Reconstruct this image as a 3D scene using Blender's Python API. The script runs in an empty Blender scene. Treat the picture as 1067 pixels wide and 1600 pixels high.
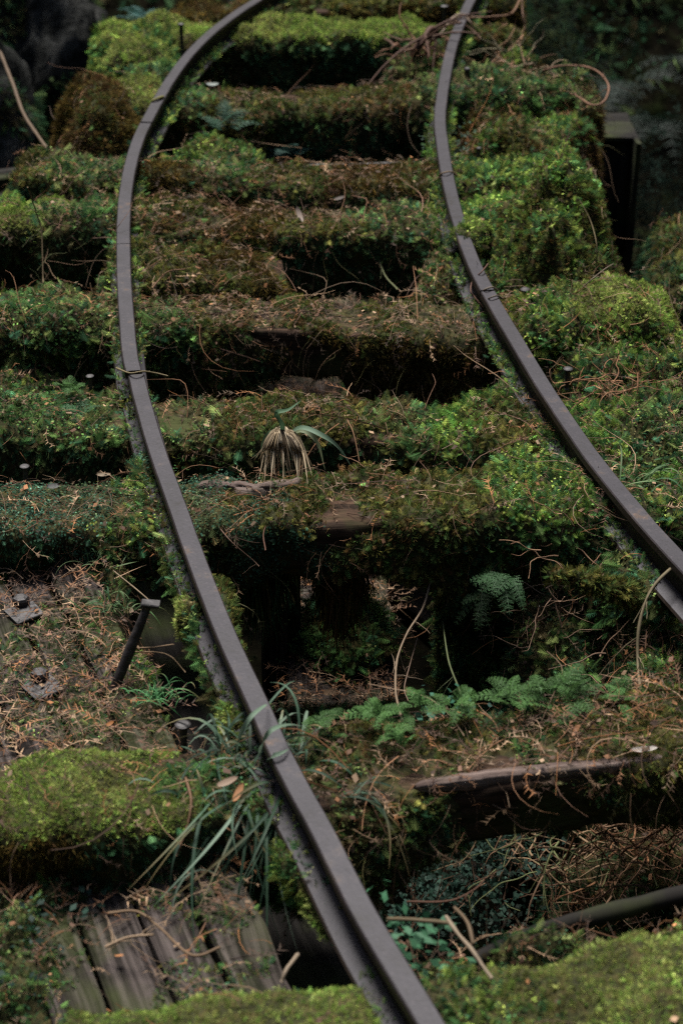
import bpy, math
import numpy as np
from mathutils import Vector

# ------------------------------------------------------------------ camera, light, exposure
TH = math.radians(30.0); FPX = 2920.0; HC = 1.605; CX, CY = 533.5, 800.0
SC = bpy.context.scene
COL = SC.collection
cam_d = bpy.data.cameras.new('camera'); cam = bpy.data.objects.new('camera', cam_d); COL.objects.link(cam)
cam.location = (0, 0, HC); cam.rotation_euler = (math.radians(90) - TH, 0, 0)
cam_d.sensor_fit = 'VERTICAL'; cam_d.sensor_height = 36.0; cam_d.lens = 36.0 * FPX / 1600.0
cam_d.clip_start = 0.05; cam_d.clip_end = 300
cam_d.dof.use_dof = True; cam_d.dof.focus_distance = 3.25; cam_d.dof.aperture_fstop = 5.0
SC.camera = cam
world = bpy.data.worlds.new("World"); SC.world = world; world.use_nodes = True
wn = world.node_tree; bgn = wn.nodes['Background']
sky = wn.nodes.new('ShaderNodeTexSky'); sky.sky_type = 'NISHITA'; sky.sun_disc = False
SUN_EL, SUN_AZ = math.radians(66), math.radians(-15)
sky.sun_elevation = SUN_EL; sky.sun_rotation = SUN_AZ; sky.air_density = 1.2; sky.dust_density = 3.0
wn.links.new(sky.outputs[0], bgn.inputs[0]); bgn.inputs[1].default_value = 0.05
sun_d = bpy.data.lights.new('sun', 'SUN'); sun = bpy.data.objects.new('sun', sun_d); COL.objects.link(sun)
sun_d.energy = 2.7; sun_d.angle = math.radians(24); sun_d.color = (1.0, 0.975, 0.93)
_sd = Vector((math.sin(SUN_AZ) * math.cos(SUN_EL), math.cos(SUN_AZ) * math.cos(SUN_EL), math.sin(SUN_EL)))
sun.rotation_euler = _sd.to_track_quat('Z', 'Y').to_euler(); sun.location = (0, 4, 8)
SC.view_settings.view_transform = 'Standard'; SC.view_settings.look = 'None'
SC.view_settings.exposure = 1.72; SC.view_settings.gamma = 1.0
SC.cycles.max_bounces = 5; SC.cycles.diffuse_bounces = 2; SC.cycles.glossy_bounces = 2
SC.cycles.transmission_bounces = 2; SC.cycles.use_denoising = False; SC.cycles.filter_width = 1.3

rng = np.random.default_rng(7)
cT, sT = math.cos(TH), math.sin(TH)

def W(px, py, z=0.0):
    """point at height z that the photograph shows at pixel (px, py)"""
    d = np.array([px - CX, FPX * cT + (CY - py) * sT, -FPX * sT + (CY - py) * cT])
    t = (z - HC) / d[2]
    return np.array([0, 0, HC]) + d * t

def proj(P):
    v = P - np.array([0, 0, HC])
    zc = v[..., 1] * cT - v[..., 2] * sT
    up = v[..., 1] * sT + v[..., 2] * cT
    zc = np.maximum(zc, 0.05)
    return CX + FPX * v[..., 0] / zc, CY - FPX * up / zc, zc

# ------------------------------------------------------------------ noise
def _h(ix, iy, iz, seed):
    n = (ix * 374761393 + iy * 668265263 + iz * 2147483647 + seed * 1274126177) & 0xffffffff
    n = ((n ^ (n >> 13)) * 1274126177) & 0xffffffff
    n = ((n ^ (n >> 15)) * 2246822519) & 0xffffffff
    return ((n ^ (n >> 16)) & 0xffff) / 65535.0
def vnoise(P, f, seed=0):
    Q = P * f; I = np.floor(Q).astype(np.int64); F = Q - I; F = F * F * (3 - 2 * F)
    r = 0
    for a in (0, 1):
        for b in (0, 1):
            for c in (0, 1):
                w = (F[..., 0] if a else 1 - F[..., 0]) * (F[..., 1] if b else 1 - F[..., 1]) * (F[..., 2] if c else 1 - F[..., 2])
                r = r + w * _h(I[..., 0] + a, I[..., 1] + b, I[..., 2] + c, seed)
    return r * 2 - 1
def fbm(P, f, seed=0, o=3, g=0.5):
    r = 0; a = 1
    for k in range(o):
        r = r + a * vnoise(P, f * 2 ** k, seed + k * 17); a *= g
    return r
def nrm(v):
    return v / np.maximum(np.linalg.norm(v, axis=-1, keepdims=True), 1e-9)
def sstep(x, a, b):
    t = np.clip((x - a) / (b - a), 0, 1); return t * t * (3 - 2 * t)
def catmull(pts, n=10):
    P = np.array(pts, float); P = np.vstack([2 * P[0] - P[1], P, 2 * P[-1] - P[-2]])
    out = []
    for i in range(1, len(P) - 2):
        for t in np.linspace(0, 1, n, endpoint=False):
            a, b, c, d = P[i - 1], P[i], P[i + 1], P[i + 2]
            out.append(.5 * ((2 * b) + (c - a) * t + (2 * a - 5 * b + 4 * c - d) * t * t + (3 * b - a - 3 * c + d) * t ** 3))
    out.append(P[-2]); return np.array(out)

# ------------------------------------------------------------------ mesh building
class MB:
    def __init__(s): s.V = []; s.F = []; s.C = []; s.M = []; s.n = 0; s.smooth = []
    def add(s, V, F, c=(1, 1, 1), m=0, smooth=False):
        V = np.asarray(V, float).reshape(-1, 3); F = np.asarray(F, np.int64).reshape(-1, 3)
        if len(V) == 0 or len(F) == 0: return s
        c = np.asarray(c, float)
        if c.ndim == 1: c = np.tile(c[:3], (len(V), 1))
        s.V.append(V); s.F.append(F + s.n); s.C.append(c); s.M.append(np.full(len(F), m, np.int32))
        s.smooth.append(np.full(len(F), smooth)); s.n += len(V); return s
    def quads(s, V, Q, c=(1, 1, 1), m=0, smooth=False):
        Q = np.asarray(Q); return s.add(V, np.vstack([Q[:, [0, 1, 2]], Q[:, [0, 2, 3]]]), c, m, smooth)
    def build(s, name, mats, parent=None, origin=None):
        V = np.vstack(s.V); F = np.vstack(s.F); C = np.vstack(s.C); M = np.concatenate(s.M); S = np.concatenate(s.smooth)
        o0 = np.array(origin, float) if origin is not None else (V.min(0) + V.max(0)) / 2
        if parent is not None: o0 = np.array(parent.location)
        me = bpy.data.meshes.new(name)
        me.vertices.add(len(V)); me.vertices.foreach_set('co', (V - o0).astype(np.float32).ravel())
        me.loops.add(len(F) * 3); me.loops.foreach_set('vertex_index', F.astype(np.int32).ravel())
        me.polygons.add(len(F)); me.polygons.foreach_set('loop_start', np.arange(0, len(F) * 3, 3, dtype=np.int32))
        me.polygons.foreach_set('loop_total', np.full(len(F), 3, np.int32))
        me.update(calc_edges=True)
        me.polygons.foreach_set('material_index', M); me.polygons.foreach_set('use_smooth', S)
        at = me.color_attributes.new('Col', 'FLOAT_COLOR', 'POINT')
        at.data.foreach_set('color', np.hstack([C, np.ones((len(C), 1))]).astype(np.float32).ravel())
        for m in (mats if isinstance(mats, (list, tuple)) else [mats]): me.materials.append(m)
        o = bpy.data.objects.new(name, me); COL.objects.link(o)
        if parent is not None: o.parent = parent
        else: o.location = o0
        return o

def tag(o, label, cat, group=None):
    o['label'] = label; o['category'] = cat
    if group: o['group'] = group
    return o
def thing(name, label, cat, loc, group=None):
    o = bpy.data.objects.new(name, None); COL.objects.link(o); o.location = tuple(loc); o.empty_display_size = .05
    return tag(o, label, cat, group)
def kind(o, k): o['kind'] = k; return o

# ------------------------------------------------------------------ materials
def mat(name, fn):
    m = bpy.data.materials.new(name); m.use_nodes = True; nt = m.node_tree
    b = nt.nodes['Principled BSDF']; fn(nt, b); return m
def node(nt, t, **k):
    n = nt.nodes.new(t)
    for a, v in k.items():
        if a in n.inputs.keys(): n.inputs[a].default_value = v
        else: setattr(n, a, v)
    return n
def ramp(nt, src, stops):
    r = nt.nodes.new('ShaderNodeValToRGB'); e = r.color_ramp.elements
    while len(e) < len(stops): e.new(0.5)
    for i, (p, c) in enumerate(stops): e[i].position = p; e[i].color = (*c, 1)
    nt.links.new(src, r.inputs[0]); return r
def coords(nt, sc=(1, 1, 1)):
    t = nt.nodes.new('ShaderNodeTexCoord'); m = nt.nodes.new('ShaderNodeMapping'); m.inputs['Scale'].default_value = sc
    nt.links.new(t.outputs['Object'], m.inputs[0]); return m.outputs[0]
def bump(nt, b, src, st=.4, d=.01):
    n = nt.nodes.new('ShaderNodeBump'); n.inputs['Strength'].default_value = st; n.inputs['Distance'].default_value = d
    nt.links.new(src, n.inputs['Height']); nt.links.new(n.outputs[0], b.inputs['Normal'])

def leafmat(name, rough=.6, spec=.25, trans=.3):
    def f(nt, b):
        a = node(nt, 'ShaderNodeAttribute', attribute_name='Col')
        nt.links.new(a.outputs[0], b.inputs['Base Color']); b.inputs['Roughness'].default_value = rough
        b.inputs['Specular IOR Level'].default_value = spec
        if trans:
            t = node(nt, 'ShaderNodeBsdfTranslucent'); mx = node(nt, 'ShaderNodeMixShader'); mx.inputs[0].default_value = trans
            nt.links.new(a.outputs[0], t.inputs[0]); nt.links.new(b.outputs[0], mx.inputs[1]); nt.links.new(t.outputs[0], mx.inputs[2])
            nt.links.new(mx.outputs[0], nt.nodes['Material Output'].inputs[0])
    return mat(name, f)
MOSS = leafmat('moss_leaf', .85, .06, .35)
LEAF = leafmat('glossy_leaf', .6, .14, .25)
TWIG = leafmat('twig_bark', .75, .2, 0)

def f_soil(nt, b):
    c = coords(nt); n = node(nt, 'ShaderNodeTexNoise', Scale=60.0, Detail=6.0); nt.links.new(c, n.inputs[0])
    r = ramp(nt, n.outputs[0], [(.3, (.012, .012, .006)), (.5, (.03, .03, .012)), (.62, (.05, .04, .015)), (.75, (.03, .045, .012))])
    nt.links.new(r.outputs[0], b.inputs['Base Color']); b.inputs['Roughness'].default_value = .95; b.inputs['Specular IOR Level'].default_value = .1
    bump(nt, b, n.outputs[0], .8, .01)
SOIL = mat('peaty_moss_base', f_soil)
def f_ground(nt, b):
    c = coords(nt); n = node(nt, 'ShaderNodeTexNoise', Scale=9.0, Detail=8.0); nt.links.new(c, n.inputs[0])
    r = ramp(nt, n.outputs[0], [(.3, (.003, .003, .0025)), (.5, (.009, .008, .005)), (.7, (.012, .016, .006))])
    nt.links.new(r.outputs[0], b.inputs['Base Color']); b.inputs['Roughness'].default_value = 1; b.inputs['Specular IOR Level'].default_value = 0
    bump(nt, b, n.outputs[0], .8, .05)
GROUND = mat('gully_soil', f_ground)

def wood(name, dark, light, moss=0.0, sc=(3, 60, 60)):
    # long grain runs along the object's own uv-less X direction stored in colour: use the Grain attribute
    def f(nt, b):
        a = node(nt, 'ShaderNodeAttribute', attribute_name='Col'); m = node(nt, 'ShaderNodeMapping'); m.inputs['Scale'].default_value = sc
        nt.links.new(a.outputs['Vector'], m.inputs[0])
        n = node(nt, 'ShaderNodeTexNoise', Scale=1.0, Detail=7.0, Roughness=.65); nt.links.new(m.outputs[0], n.inputs[0])
        n2 = node(nt, 'ShaderNodeTexNoise', Scale=7.0, Detail=4.0); nt.links.new(coords(nt), n2.inputs[0])
        r = ramp(nt, n.outputs[0], [(.3, tuple(x * .35 for x in dark)), (.45, dark), (.62, light), (.8, tuple(x * 1.5 for x in light))])
        r2 = ramp(nt, n2.outputs[0], [(.45, (0, 0, 0)), (.62, (1, 1, 1))])
        mx = node(nt, 'ShaderNodeMix', data_type='RGBA'); nt.links.new(r.outputs[0], mx.inputs[6]); mx.inputs[7].default_value = (.035, .045, .012, 1)
        ml = node(nt, 'ShaderNodeMath', operation='MULTIPLY'); ml.inputs[1].default_value = moss
        nt.links.new(r2.outputs[0], ml.inputs[0]); nt.links.new(ml.outputs[0], mx.inputs[0])
        nt.links.new(mx.outputs[2], b.inputs['Base Color']); b.inputs['Roughness'].default_value = .88; b.inputs['Specular IOR Level'].default_value = .1
        bump(nt, b, n.outputs[0], .9, .006)
    return mat(name, f)
TIMBER = wood('weathered_sleeper_timber', (.018, .011, .007), (.055, .032, .02), .7)
PLANK = wood('grey_plank_wood', (.014, .011, .0095), (.066, .053, .048), .5, (2.5, 110, 40))
DARKWOOD = wood('dark_trestle_timber', (.008, .007, .006), (.018, .016, .014), .5)

def f_steel(nt, b):
    c = coords(nt); n = node(nt, 'ShaderNodeTexNoise', Scale=11.0, Detail=9.0, Roughness=.75); nt.links.new(c, n.inputs[0])
    n2 = node(nt, 'ShaderNodeTexNoise', Scale=220.0, Detail=3.0); nt.links.new(c, n2.inputs[0])
    g = node(nt, 'ShaderNodeNewGeometry'); sx = node(nt, 'ShaderNodeSeparateXYZ'); nt.links.new(g.outputs['Normal'], sx.inputs[0])
    r = ramp(nt, n.outputs[0], [(.36, (.007, .005, .005)), (.43, (.0125, .0102, .0130)), (.56, (.0165, .0138, .0180)), (.62, (.026, .021, .023)), (.67, (.045, .026, .017)), (.8, (.03, .02, .016))])
    r2 = ramp(nt, n.outputs[0], [(.35, (.012, .009, .008)), (.6, (.028, .019, .014)), (.75, (.02, .024, .011))])
    up = ramp(nt, sx.outputs[2], [(.55, (0, 0, 0)), (.8, (1, 1, 1))])
    mx = node(nt, 'ShaderNodeMix', data_type='RGBA'); nt.links.new(up.outputs[0], mx.inputs[0]); nt.links.new(r2.outputs[0], mx.inputs[6]); nt.links.new(r.outputs[0], mx.inputs[7])
    sp = ramp(nt, n2.outputs[0], [(.3, (.6, .55, .5)), (.42, (1, 1, 1)), (.64, (1, 1, 1)), (.72, (2.2, 2.1, 1.9))])
    mm = node(nt, 'ShaderNodeMix', data_type='RGBA', blend_type='MULTIPLY'); mm.inputs[0].default_value = 1
    nt.links.new(mx.outputs[2], mm.inputs[6]); nt.links.new(sp.outputs[0], mm.inputs[7])
    nt.links.new(mm.outputs[2], b.inputs['Base Color']); b.inputs['Metallic'].default_value = .1; b.inputs['Roughness'].default_value = .55; b.inputs['Specular IOR Level'].default_value = .3
    bump(nt, b, n2.outputs[0], .25, .001)
STEEL = mat('worn_rail_steel', f_steel)
def f_iron(nt, b):
    n = node(nt, 'ShaderNodeTexNoise', Scale=90.0, Detail=5.0); nt.links.new(coords(nt), n.inputs[0])
    r = ramp(nt, n.outputs[0], [(.3, (.012, .010, .009)), (.6, (.03, .026, .026)), (.75, (.06, .05, .048))])
    nt.links.new(r.outputs[0], b.inputs['Base Color']); b.inputs['Metallic'].default_value = .3; b.inputs['Roughness'].default_value = .6
    bump(nt, b, n.outputs[0], .7, .002)
IRON = mat('rusted_iron', f_iron)
def f_rock(nt, b):
    n = node(nt, 'ShaderNodeTexNoise', Scale=5.0, Detail=9.0, Roughness=.65); nt.links.new(coords(nt), n.inputs[0])
    r = ramp(nt, n.outputs[0], [(.3, (.004, .005, .004)), (.48, (.012, .0125, .011)), (.6, (.045, .045, .041)), (.66, (.014, .018, .014)), (.8, (.010, .018, .007))])
    nt.links.new(r.outputs[0], b.inputs['Base Color']); b.inputs['Roughness'].default_value = .9; b.inputs['Specular IOR Level'].default_value = .1
    bump(nt, b, n.outputs[0], 1, .08)
ROCK = mat('wet_grey_rock', f_rock)

# ------------------------------------------------------------------ sprig templates (x = side, y = face, z = along)
def T_tuft(r, n=5, w=.13, sp=.55):
    V = []; F = []
    for k in range(n):
        a = r.uniform(0, 2 * math.pi); s = r.uniform(.1, sp); L = r.uniform(.6, 1.05)
        d = np.array([math.cos(a) * s, math.sin(a) * s, 1]); d /= np.linalg.norm(d)
        p = np.array([-math.sin(a), math.cos(a), 0]) * w
        o = np.array([math.cos(a), math.sin(a), 0]) * .08
        V += [o - p, o + p, d * L * .6 + p * .8 + o, d * L + o * 2]; i = 4 * k; F += [(i, i + 1, i + 2), (i, i + 2, i + 3)]
    return np.array(V), np.array(F)
def T_feather(r, n=6, wd=.3, lw=.1):
    V = [(-.02, 0, 0), (.02, 0, 0), (0, .12, 1)]; F = [(0, 1, 2)]
    for k in range(n):
        t = .08 + .86 * k / n; L = wd * (math.sin(math.pi * min(1, t * .9 + .18)) + .15) * r.uniform(.8, 1.1)
        for s in (-1, 1):
            i = len(V); y = .12 * t * t - .02
            V += [(0, y, t - lw * .5), (0, y, t + lw * .6), (s * L, y - .05 - .03 * r.uniform(), t + L * .75)]
            F.append((i, i + 1, i + 2))
    return np.array(V, float), np.array(F)
def T_leaves(r, n=4, ll=.42):
    V = []; F = []
    for k in range(n):
        a = r.uniform(0, 2 * math.pi); h = r.uniform(.1, 1); rad = r.uniform(.15, .5)
        c = np.array([math.cos(a) * rad, math.sin(a) * rad, h]); d = np.array([math.cos(a), math.sin(a), r.uniform(-.2, .5)]); d /= np.linalg.norm(d)
        p = np.array([-math.sin(a), math.cos(a), 0]); i = len(V)
        V += [c, c + d * ll * .5 + p * ll * .32, c + d * ll, c + d * ll * .5 - p * ll * .32]; F += [(i, i + 1, i + 2), (i, i + 2, i + 3)]
    return np.array(V), np.array(F)
def T_litter(r, needles=True, seg=4, RR=None):
    a = r.uniform(-.35, .35); b = r.uniform(-.3, .3); V = []; F = []; c = []
    for k in range(seg + 1):
        t = k / seg; c.append(np.array([a * math.sin(t * 2.6) + b * t * t, .06 * math.sin(t * 5), t]))
    R = RR or (.014 if not needles else .013)
    for k, p in enumerate(c):
        for j in range(3):
            an = j * 2.094; V.append(p + np.array([math.cos(an), math.sin(an), 0]) * R * (1 - .6 * k / seg))
    for k in range(seg):
        for j in range(3):
            q = [k * 3 + j, k * 3 + (j + 1) % 3, k * 3 + 3 + (j + 1) % 3, k * 3 + 3 + j]; F += [(q[0], q[1], q[2]), (q[0], q[2], q[3])]
    if needles:
        for k in range(9):
            t = r.uniform(.25, 1); i0 = min(seg - 1, int(t * seg)); f = t * seg - i0; p = c[i0] * (1 - f) + c[i0 + 1] * f
            s = 1 if k % 2 else -1; L = r.uniform(.08, .19); i = len(V)
            V += [p, p + np.array([0, 0, .045]), p + np.array([s * L, r.uniform(-.04, .06), L * .9])]; F.append((i, i + 1, i + 2))
    return np.array(V), np.array(F)
def T_chip(r):
    V = np.array([(-.5, 0, 0), (-.15, .05, .35), (.5, .1, .15), (.2, .02, -.3)]) * r.uniform(.7, 1.2); return V, np.array([(0, 1, 2), (0, 2, 3)])
_r = np.random.default_rng(3)
TPL = {'tuft': [T_tuft(_r) for _ in range(6)],
       'fuzz': [T_tuft(_r, 7, .045, .8) for _ in range(6)],
       'feather': [T_feather(_r) for _ in range(5)],
       'frond': [T_feather(_r, 11, .26, .055) for _ in range(4)],
       'leaves': [T_leaves(_r) for _ in range(6)],
       'litter': [T_litter(_r, True) for _ in range(10)],
       'stick': [T_litter(_r, False) for _ in range(8)],
       'long': [T_litter(_r, False, 7, .007) for _ in range(8)],
       'chip': [T_chip(_r) for _ in range(4)]}

def instance(mb, kd, P, D, S, scale, C, m=0):
    """place templates at P with axes: along D, side S"""
    D = nrm(D); X = nrm(S - (S * D).sum(1, keepdims=True) * D); Y = np.cross(D, X)
    n = len(P); vi = rng.integers(0, len(TPL[kd]), n)
    for v, (TV, TF) in enumerate(TPL[kd]):
        k = np.where(vi == v)[0]
        if not len(k): continue
        R = np.stack([X[k], Y[k], D[k]], 1)              # n,3(axes),3
        V = P[k][:, None, :] + scale[k][:, None, None] * np.einsum('ta,nab->ntb', TV, R)
        F = TF[None] + (np.arange(len(k)) * len(TV))[:, None, None]
        Cc = np.repeat(C[k], len(TV), 0)
        mb.add(V.reshape(-1, 3), F.reshape(-1, 3), Cc, m)

PAL = {
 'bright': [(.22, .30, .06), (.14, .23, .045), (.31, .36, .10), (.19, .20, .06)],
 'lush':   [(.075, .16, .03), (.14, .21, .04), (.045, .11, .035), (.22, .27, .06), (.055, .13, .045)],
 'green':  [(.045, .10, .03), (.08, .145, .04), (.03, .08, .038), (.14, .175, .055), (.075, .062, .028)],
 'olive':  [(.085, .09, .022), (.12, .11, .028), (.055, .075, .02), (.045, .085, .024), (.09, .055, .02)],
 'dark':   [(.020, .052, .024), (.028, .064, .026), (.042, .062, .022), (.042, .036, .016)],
 'brown':  [(.075, .052, .013), (.10, .068, .018), (.045, .042, .012), (.06, .035, .015)],
 'teal':   [(.03, .075, .048), (.05, .105, .065), (.02, .055, .03), (.06, .09, .04)],
 'litter': [(.06, .07, .02), (.05, .05, .018), (.08, .055, .025)],
}
#            kinds (kind, share, length, normal, tangent, up/down pull), density per m2
STY = {
 'bright': ([('tuft', .5, .0085, 1, .5, .2), ('fuzz', .38, .011, 1, .6, .2), ('feather', .12, .014, .8, .9, 0)], 56000),
 'lush':   ([('feather', .5, .025, .7, 1, .1), ('leaves', .25, .014, 1, .4, .2), ('tuft', .25, .011, 1, .6, .1)], 26000),
 'green':  ([('feather', .42, .023, .6, 1, -.1), ('leaves', .25, .014, 1, .5, .1), ('tuft', .25, .011, 1, .6, .1), ('frond', .08, .035, .6, 1, -.1)], 24000),
 'olive':  ([('feather', .34, .021, .6, 1, -.2), ('fuzz', .36, .016, 1, .7, 0), ('tuft', .3, .01, 1, .7, .1)], 30000),
 'dark':   ([('feather', .45, .023, .5, .9, -.6), ('leaves', .2, .013, .8, .5, -.2), ('fuzz', .35, .018, .5, .5, -.7)], 24000),
 'brown':  ([('fuzz', .65, .019, .7, .6, -.3), ('feather', .2, .018, .5, 1, -.4), ('tuft', .15, .01, 1, .7, 0)], 34000),
 'teal':   ([('leaves', .75, .013, 1, .4, .1), ('feather', .25, .015, .6, 1, 0)], 24000),
 'litter': ([('tuft', .5, .007, 1, .6, .1), ('feather', .5, .012, .5, 1, 0)], 13000),
}
def style_emit(mb, P, N, st, m=1, ls=1.0):
    kinds, _ = STY[st]; n = len(P)
    if not n: return
    pal = np.array(PAL[st]); base = vnoise(P, 9.0, 5) * .6 + .5 + rng.normal(0, .2, n)
    ci = np.clip((base * len(pal)).astype(int), 0, len(pal) - 1)
    alt = rng.integers(0, len(pal), n); ci = np.where(rng.random(n) < .3, alt, ci)
    C = pal[ci] * (np.exp(rng.normal(-.05, .30 if st == 'bright' else .5, (n, 1))) + (rng.random((n, 1)) < .06) * .55) * (1 + .35 * fbm(P, 16, 77, 2))[:, None] * rng.uniform(.92, 1.08, (n, 3))  # random tone; a few sprigs get a highlight sparkle painted into the colour
    _, _, zc = proj(P); far = np.clip((zc / 3.3) ** .7, .8, 1.6)
    ch = rng.random(n); acc = 0
    for (kd, sh, L, a, t, u) in kinds:
        k = np.where((ch >= acc) & (ch < acc + sh))[0]; acc += sh
        if not len(k): continue
        R = rng.normal(0, 1, (len(k), 3)); Nk = N[k]; Tn = nrm(R - (R * Nk).sum(1, keepdims=True) * Nk)
        D = nrm(a * Nk + t * Tn * rng.uniform(.3, 1, (len(k), 1)) + np.array([0, 0, u])); S = np.cross(Nk, D) + rng.normal(0, .15, (len(k), 3))
        instance(mb, kd, P[k] - Nk * .002, D, S, L * .86 * ls * far[k] * rng.uniform(.6, 1.35, len(k)), C[k], m)

def sample(V, F, dens, keep=None, mul=None):
    """area-weighted points on a triangle mesh, thinned outside the view and on faces turned away"""
    A, B, Cc = V[F[:, 0]], V[F[:, 1]], V[F[:, 2]]; cr = np.cross(B - A, Cc - A); ar = np.linalg.norm(cr, axis=1) / 2
    Nf = nrm(cr); c = (A + B + Cc) / 3; x, y, zc = proj(c)
    w = np.where((x > -60) & (x < 1130) & (y > -60) & (y < 1660), 1.0, .12)
    w *= np.clip(3.3 / zc, .5, 1.25) ** 1.3
    view = nrm(np.array([0, 0, HC]) - c); fc = (view * Nf).sum(1); w *= np.where(fc > -.15, 1, .25)
    if mul is not None: w = w * mul
    e = ar * w * dens * 1.15; cnt = rng.poisson(np.minimum(e, 400))
    idx = np.repeat(np.arange(len(F)), cnt); r1 = np.sqrt(rng.random(len(idx)))[:, None]; r2 = rng.random(len(idx))[:, None]
    P = A[idx] * (1 - r1) + B[idx] * r1 * (1 - r2) + Cc[idx] * r1 * r2
    return P, idx, Nf
def vnormals(V, F):
    n = np.zeros_like(V); cr = np.cross(V[F[:, 1]] - V[F[:, 0]], V[F[:, 2]] - V[F[:, 0]])
    for j in range(3): np.add.at(n, F[:, j], cr)
    return nrm(n)

LIT = MB()       # fallen needles, one uncountable mass
def litter_on(V, F, dens, L=.045, pal='warm', mul=None, kinds=(('litter', .48), ('stick', .33), ('chip', .16), ('long', .03)), mb=None):
    dens = dens * 1.55
    P, idx, Nf = sample(V, F, dens, mul=mul); N = Nf[idx]; k = N[:, 2] > .25
    h = ~k & (N[:, 1] < .2) & (N[:, 2] > -.5) & (rng.random(len(P)) < .3); nh = int(h.sum())
    if nh:
        Ph, Nh = P[h], N[h]; D = nrm(np.array([0, 0, -1.]) + Nh * rng.uniform(0, .5, (nh, 1)) + rng.normal(0, .45, (nh, 3)))
        Ch = np.array([(.15, .08, .04), (.10, .06, .03), (.20, .12, .07), (.09, .08, .03)])[rng.integers(0, 4, nh)] * rng.uniform(.5, 1.2, (nh, 1)); q = rng.random(nh) < .5
        instance(mb or LIT, 'litter', Ph[q] + Nh[q] * .012, D[q], Nh[q] + rng.normal(0, .3, (int(q.sum()), 3)), .042 * rng.uniform(.5, 1.4, int(q.sum())), Ch[q])
        instance(mb or LIT, 'long', Ph[~q] + Nh[~q] * .012, D[~q], Nh[~q] + rng.normal(0, .3, (int((~q).sum()), 3)), .09 * rng.uniform(.4, 1.3, int((~q).sum())), Ch[~q])
    P, N = P[k], N[k]; n = len(P)
    if not n: return
    pals = {'warm': np.array([(.14, .07, .036), (.085, .045, .028), (.21, .135, .08), (.05, .03, .02), (.17, .075, .03), (.12, .08, .05)])}[pal]
    C = pals[rng.integers(0, len(pals), n)] * np.exp(rng.normal(-.1, .4, (n, 1))); ch = rng.random(n); acc = 0
    for kd, sh in kinds:
        q = np.where((ch >= acc) & (ch < acc + sh))[0]; acc += sh
        if not len(q): continue
        R = rng.normal(0, 1, (len(q), 3)); Nk = N[q]; Tn = nrm(R - (R * Nk).sum(1, keepdims=True) * Nk)
        D = nrm(Tn + Nk * rng.uniform(-.05, .22, (len(q), 1))); S = np.cross(Nk, D) + rng.normal(0, .2, (len(q), 3))
        s = (.009 if kd == 'chip' else .13 if kd == 'long' else L) * rng.uniform(.45, 1.5, len(q))
        instance(mb or LIT, kd, P[q] + Nk * rng.uniform(.004, .018, (len(q), 1)), D, S, s, C[q], 0)

# ------------------------------------------------------------------ surfaces
def grid_faces(nu, nv, wrap):
    q = []
    J = nv if wrap else nv - 1
    i, j = np.meshgrid(np.arange(nu - 1), np.arange(J), indexing='ij'); i = i.ravel(); j = j.ravel(); j2 = (j + 1) % nv
    return np.stack([i * nv + j, (i + 1) * nv + j, (i + 1) * nv + j2, i * nv + j2], 1)
def tri(Q): return np.vstack([Q[:, [0, 1, 2]], Q[:, [0, 2, 3]]])

def section_sweep(C, w, h, ex, off_fn, step, nv=36, endr=.05, grain=True):
    """sweep a rounded rectangle along horizontal centreline C (its top is at C's height)"""
    C = np.array(C, float); seg = np.linalg.norm(np.diff(C, axis=0), axis=1); L = np.concatenate([[0], np.cumsum(seg)])
    nu = max(4, int(L[-1] / step)); u = np.linspace(0, L[-1], nu)
    P = np.stack([np.interp(u, L, C[:, k]) for k in range(3)], 1)
    T = nrm(np.gradient(P, axis=0)); Yv = nrm(np.cross(np.array([0, 0, 1.0]), T)); Zv = nrm(np.cross(T, Yv))
    ph = np.linspace(0, 2 * math.pi, nv, endpoint=False)
    c, s = np.cos(ph), np.sin(ph)
    yy = np.sign(c) * np.abs(c) ** (2 / ex) * w / 2; zz = np.sign(s) * np.abs(s) ** (2 / ex) * h / 2
    ny = np.sign(c) * np.abs(c) ** (2 - 2 / ex) / w; nz = np.sign(s) * np.abs(s) ** (2 - 2 / ex) / h
    nl = np.hypot(ny, nz); ny, nz = ny / nl, nz / nl
    d = np.minimum(u, L[-1] - u); e = np.sqrt(np.clip(1 - (1 - np.clip(d / endr, 0, 1)) ** 2, 0, 1)) * .97 + .03
    cen = P - Zv * h / 2
    V0 = cen[:, None] + e[:, None, None] * (Yv[:, None] * yy[None, :, None] + Zv[:, None] * zz[None, :, None])
    N0 = nrm(Yv[:, None] * ny[None, :, None] + Zv[:, None] * nz[None, :, None])
    off, extra = off_fn(V0, N0, u, ny, nz)
    V = V0 + N0 * (off * e[:, None])[..., None] + extra
    Q = grid_faces(nu, nv, True)
    g = np.stack([np.tile(u[:, None], (1, nv)), np.tile((yy)[None], (nu, 1)), np.tile(zz[None], (nu, 1))], -1)
    return V.reshape(-1, 3), tri(Q)[:, ::-1], g.reshape(-1, 3), off.reshape(-1), np.repeat(u, nv)

def fix_winding(V, F):
    c = V.mean(0); A = V[F[:, 0]]; n = np.cross(V[F[:, 1]] - A, V[F[:, 2]] - A)
    return F if ((A - c) * n).sum() > 0 else F[:, ::-1]

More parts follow.
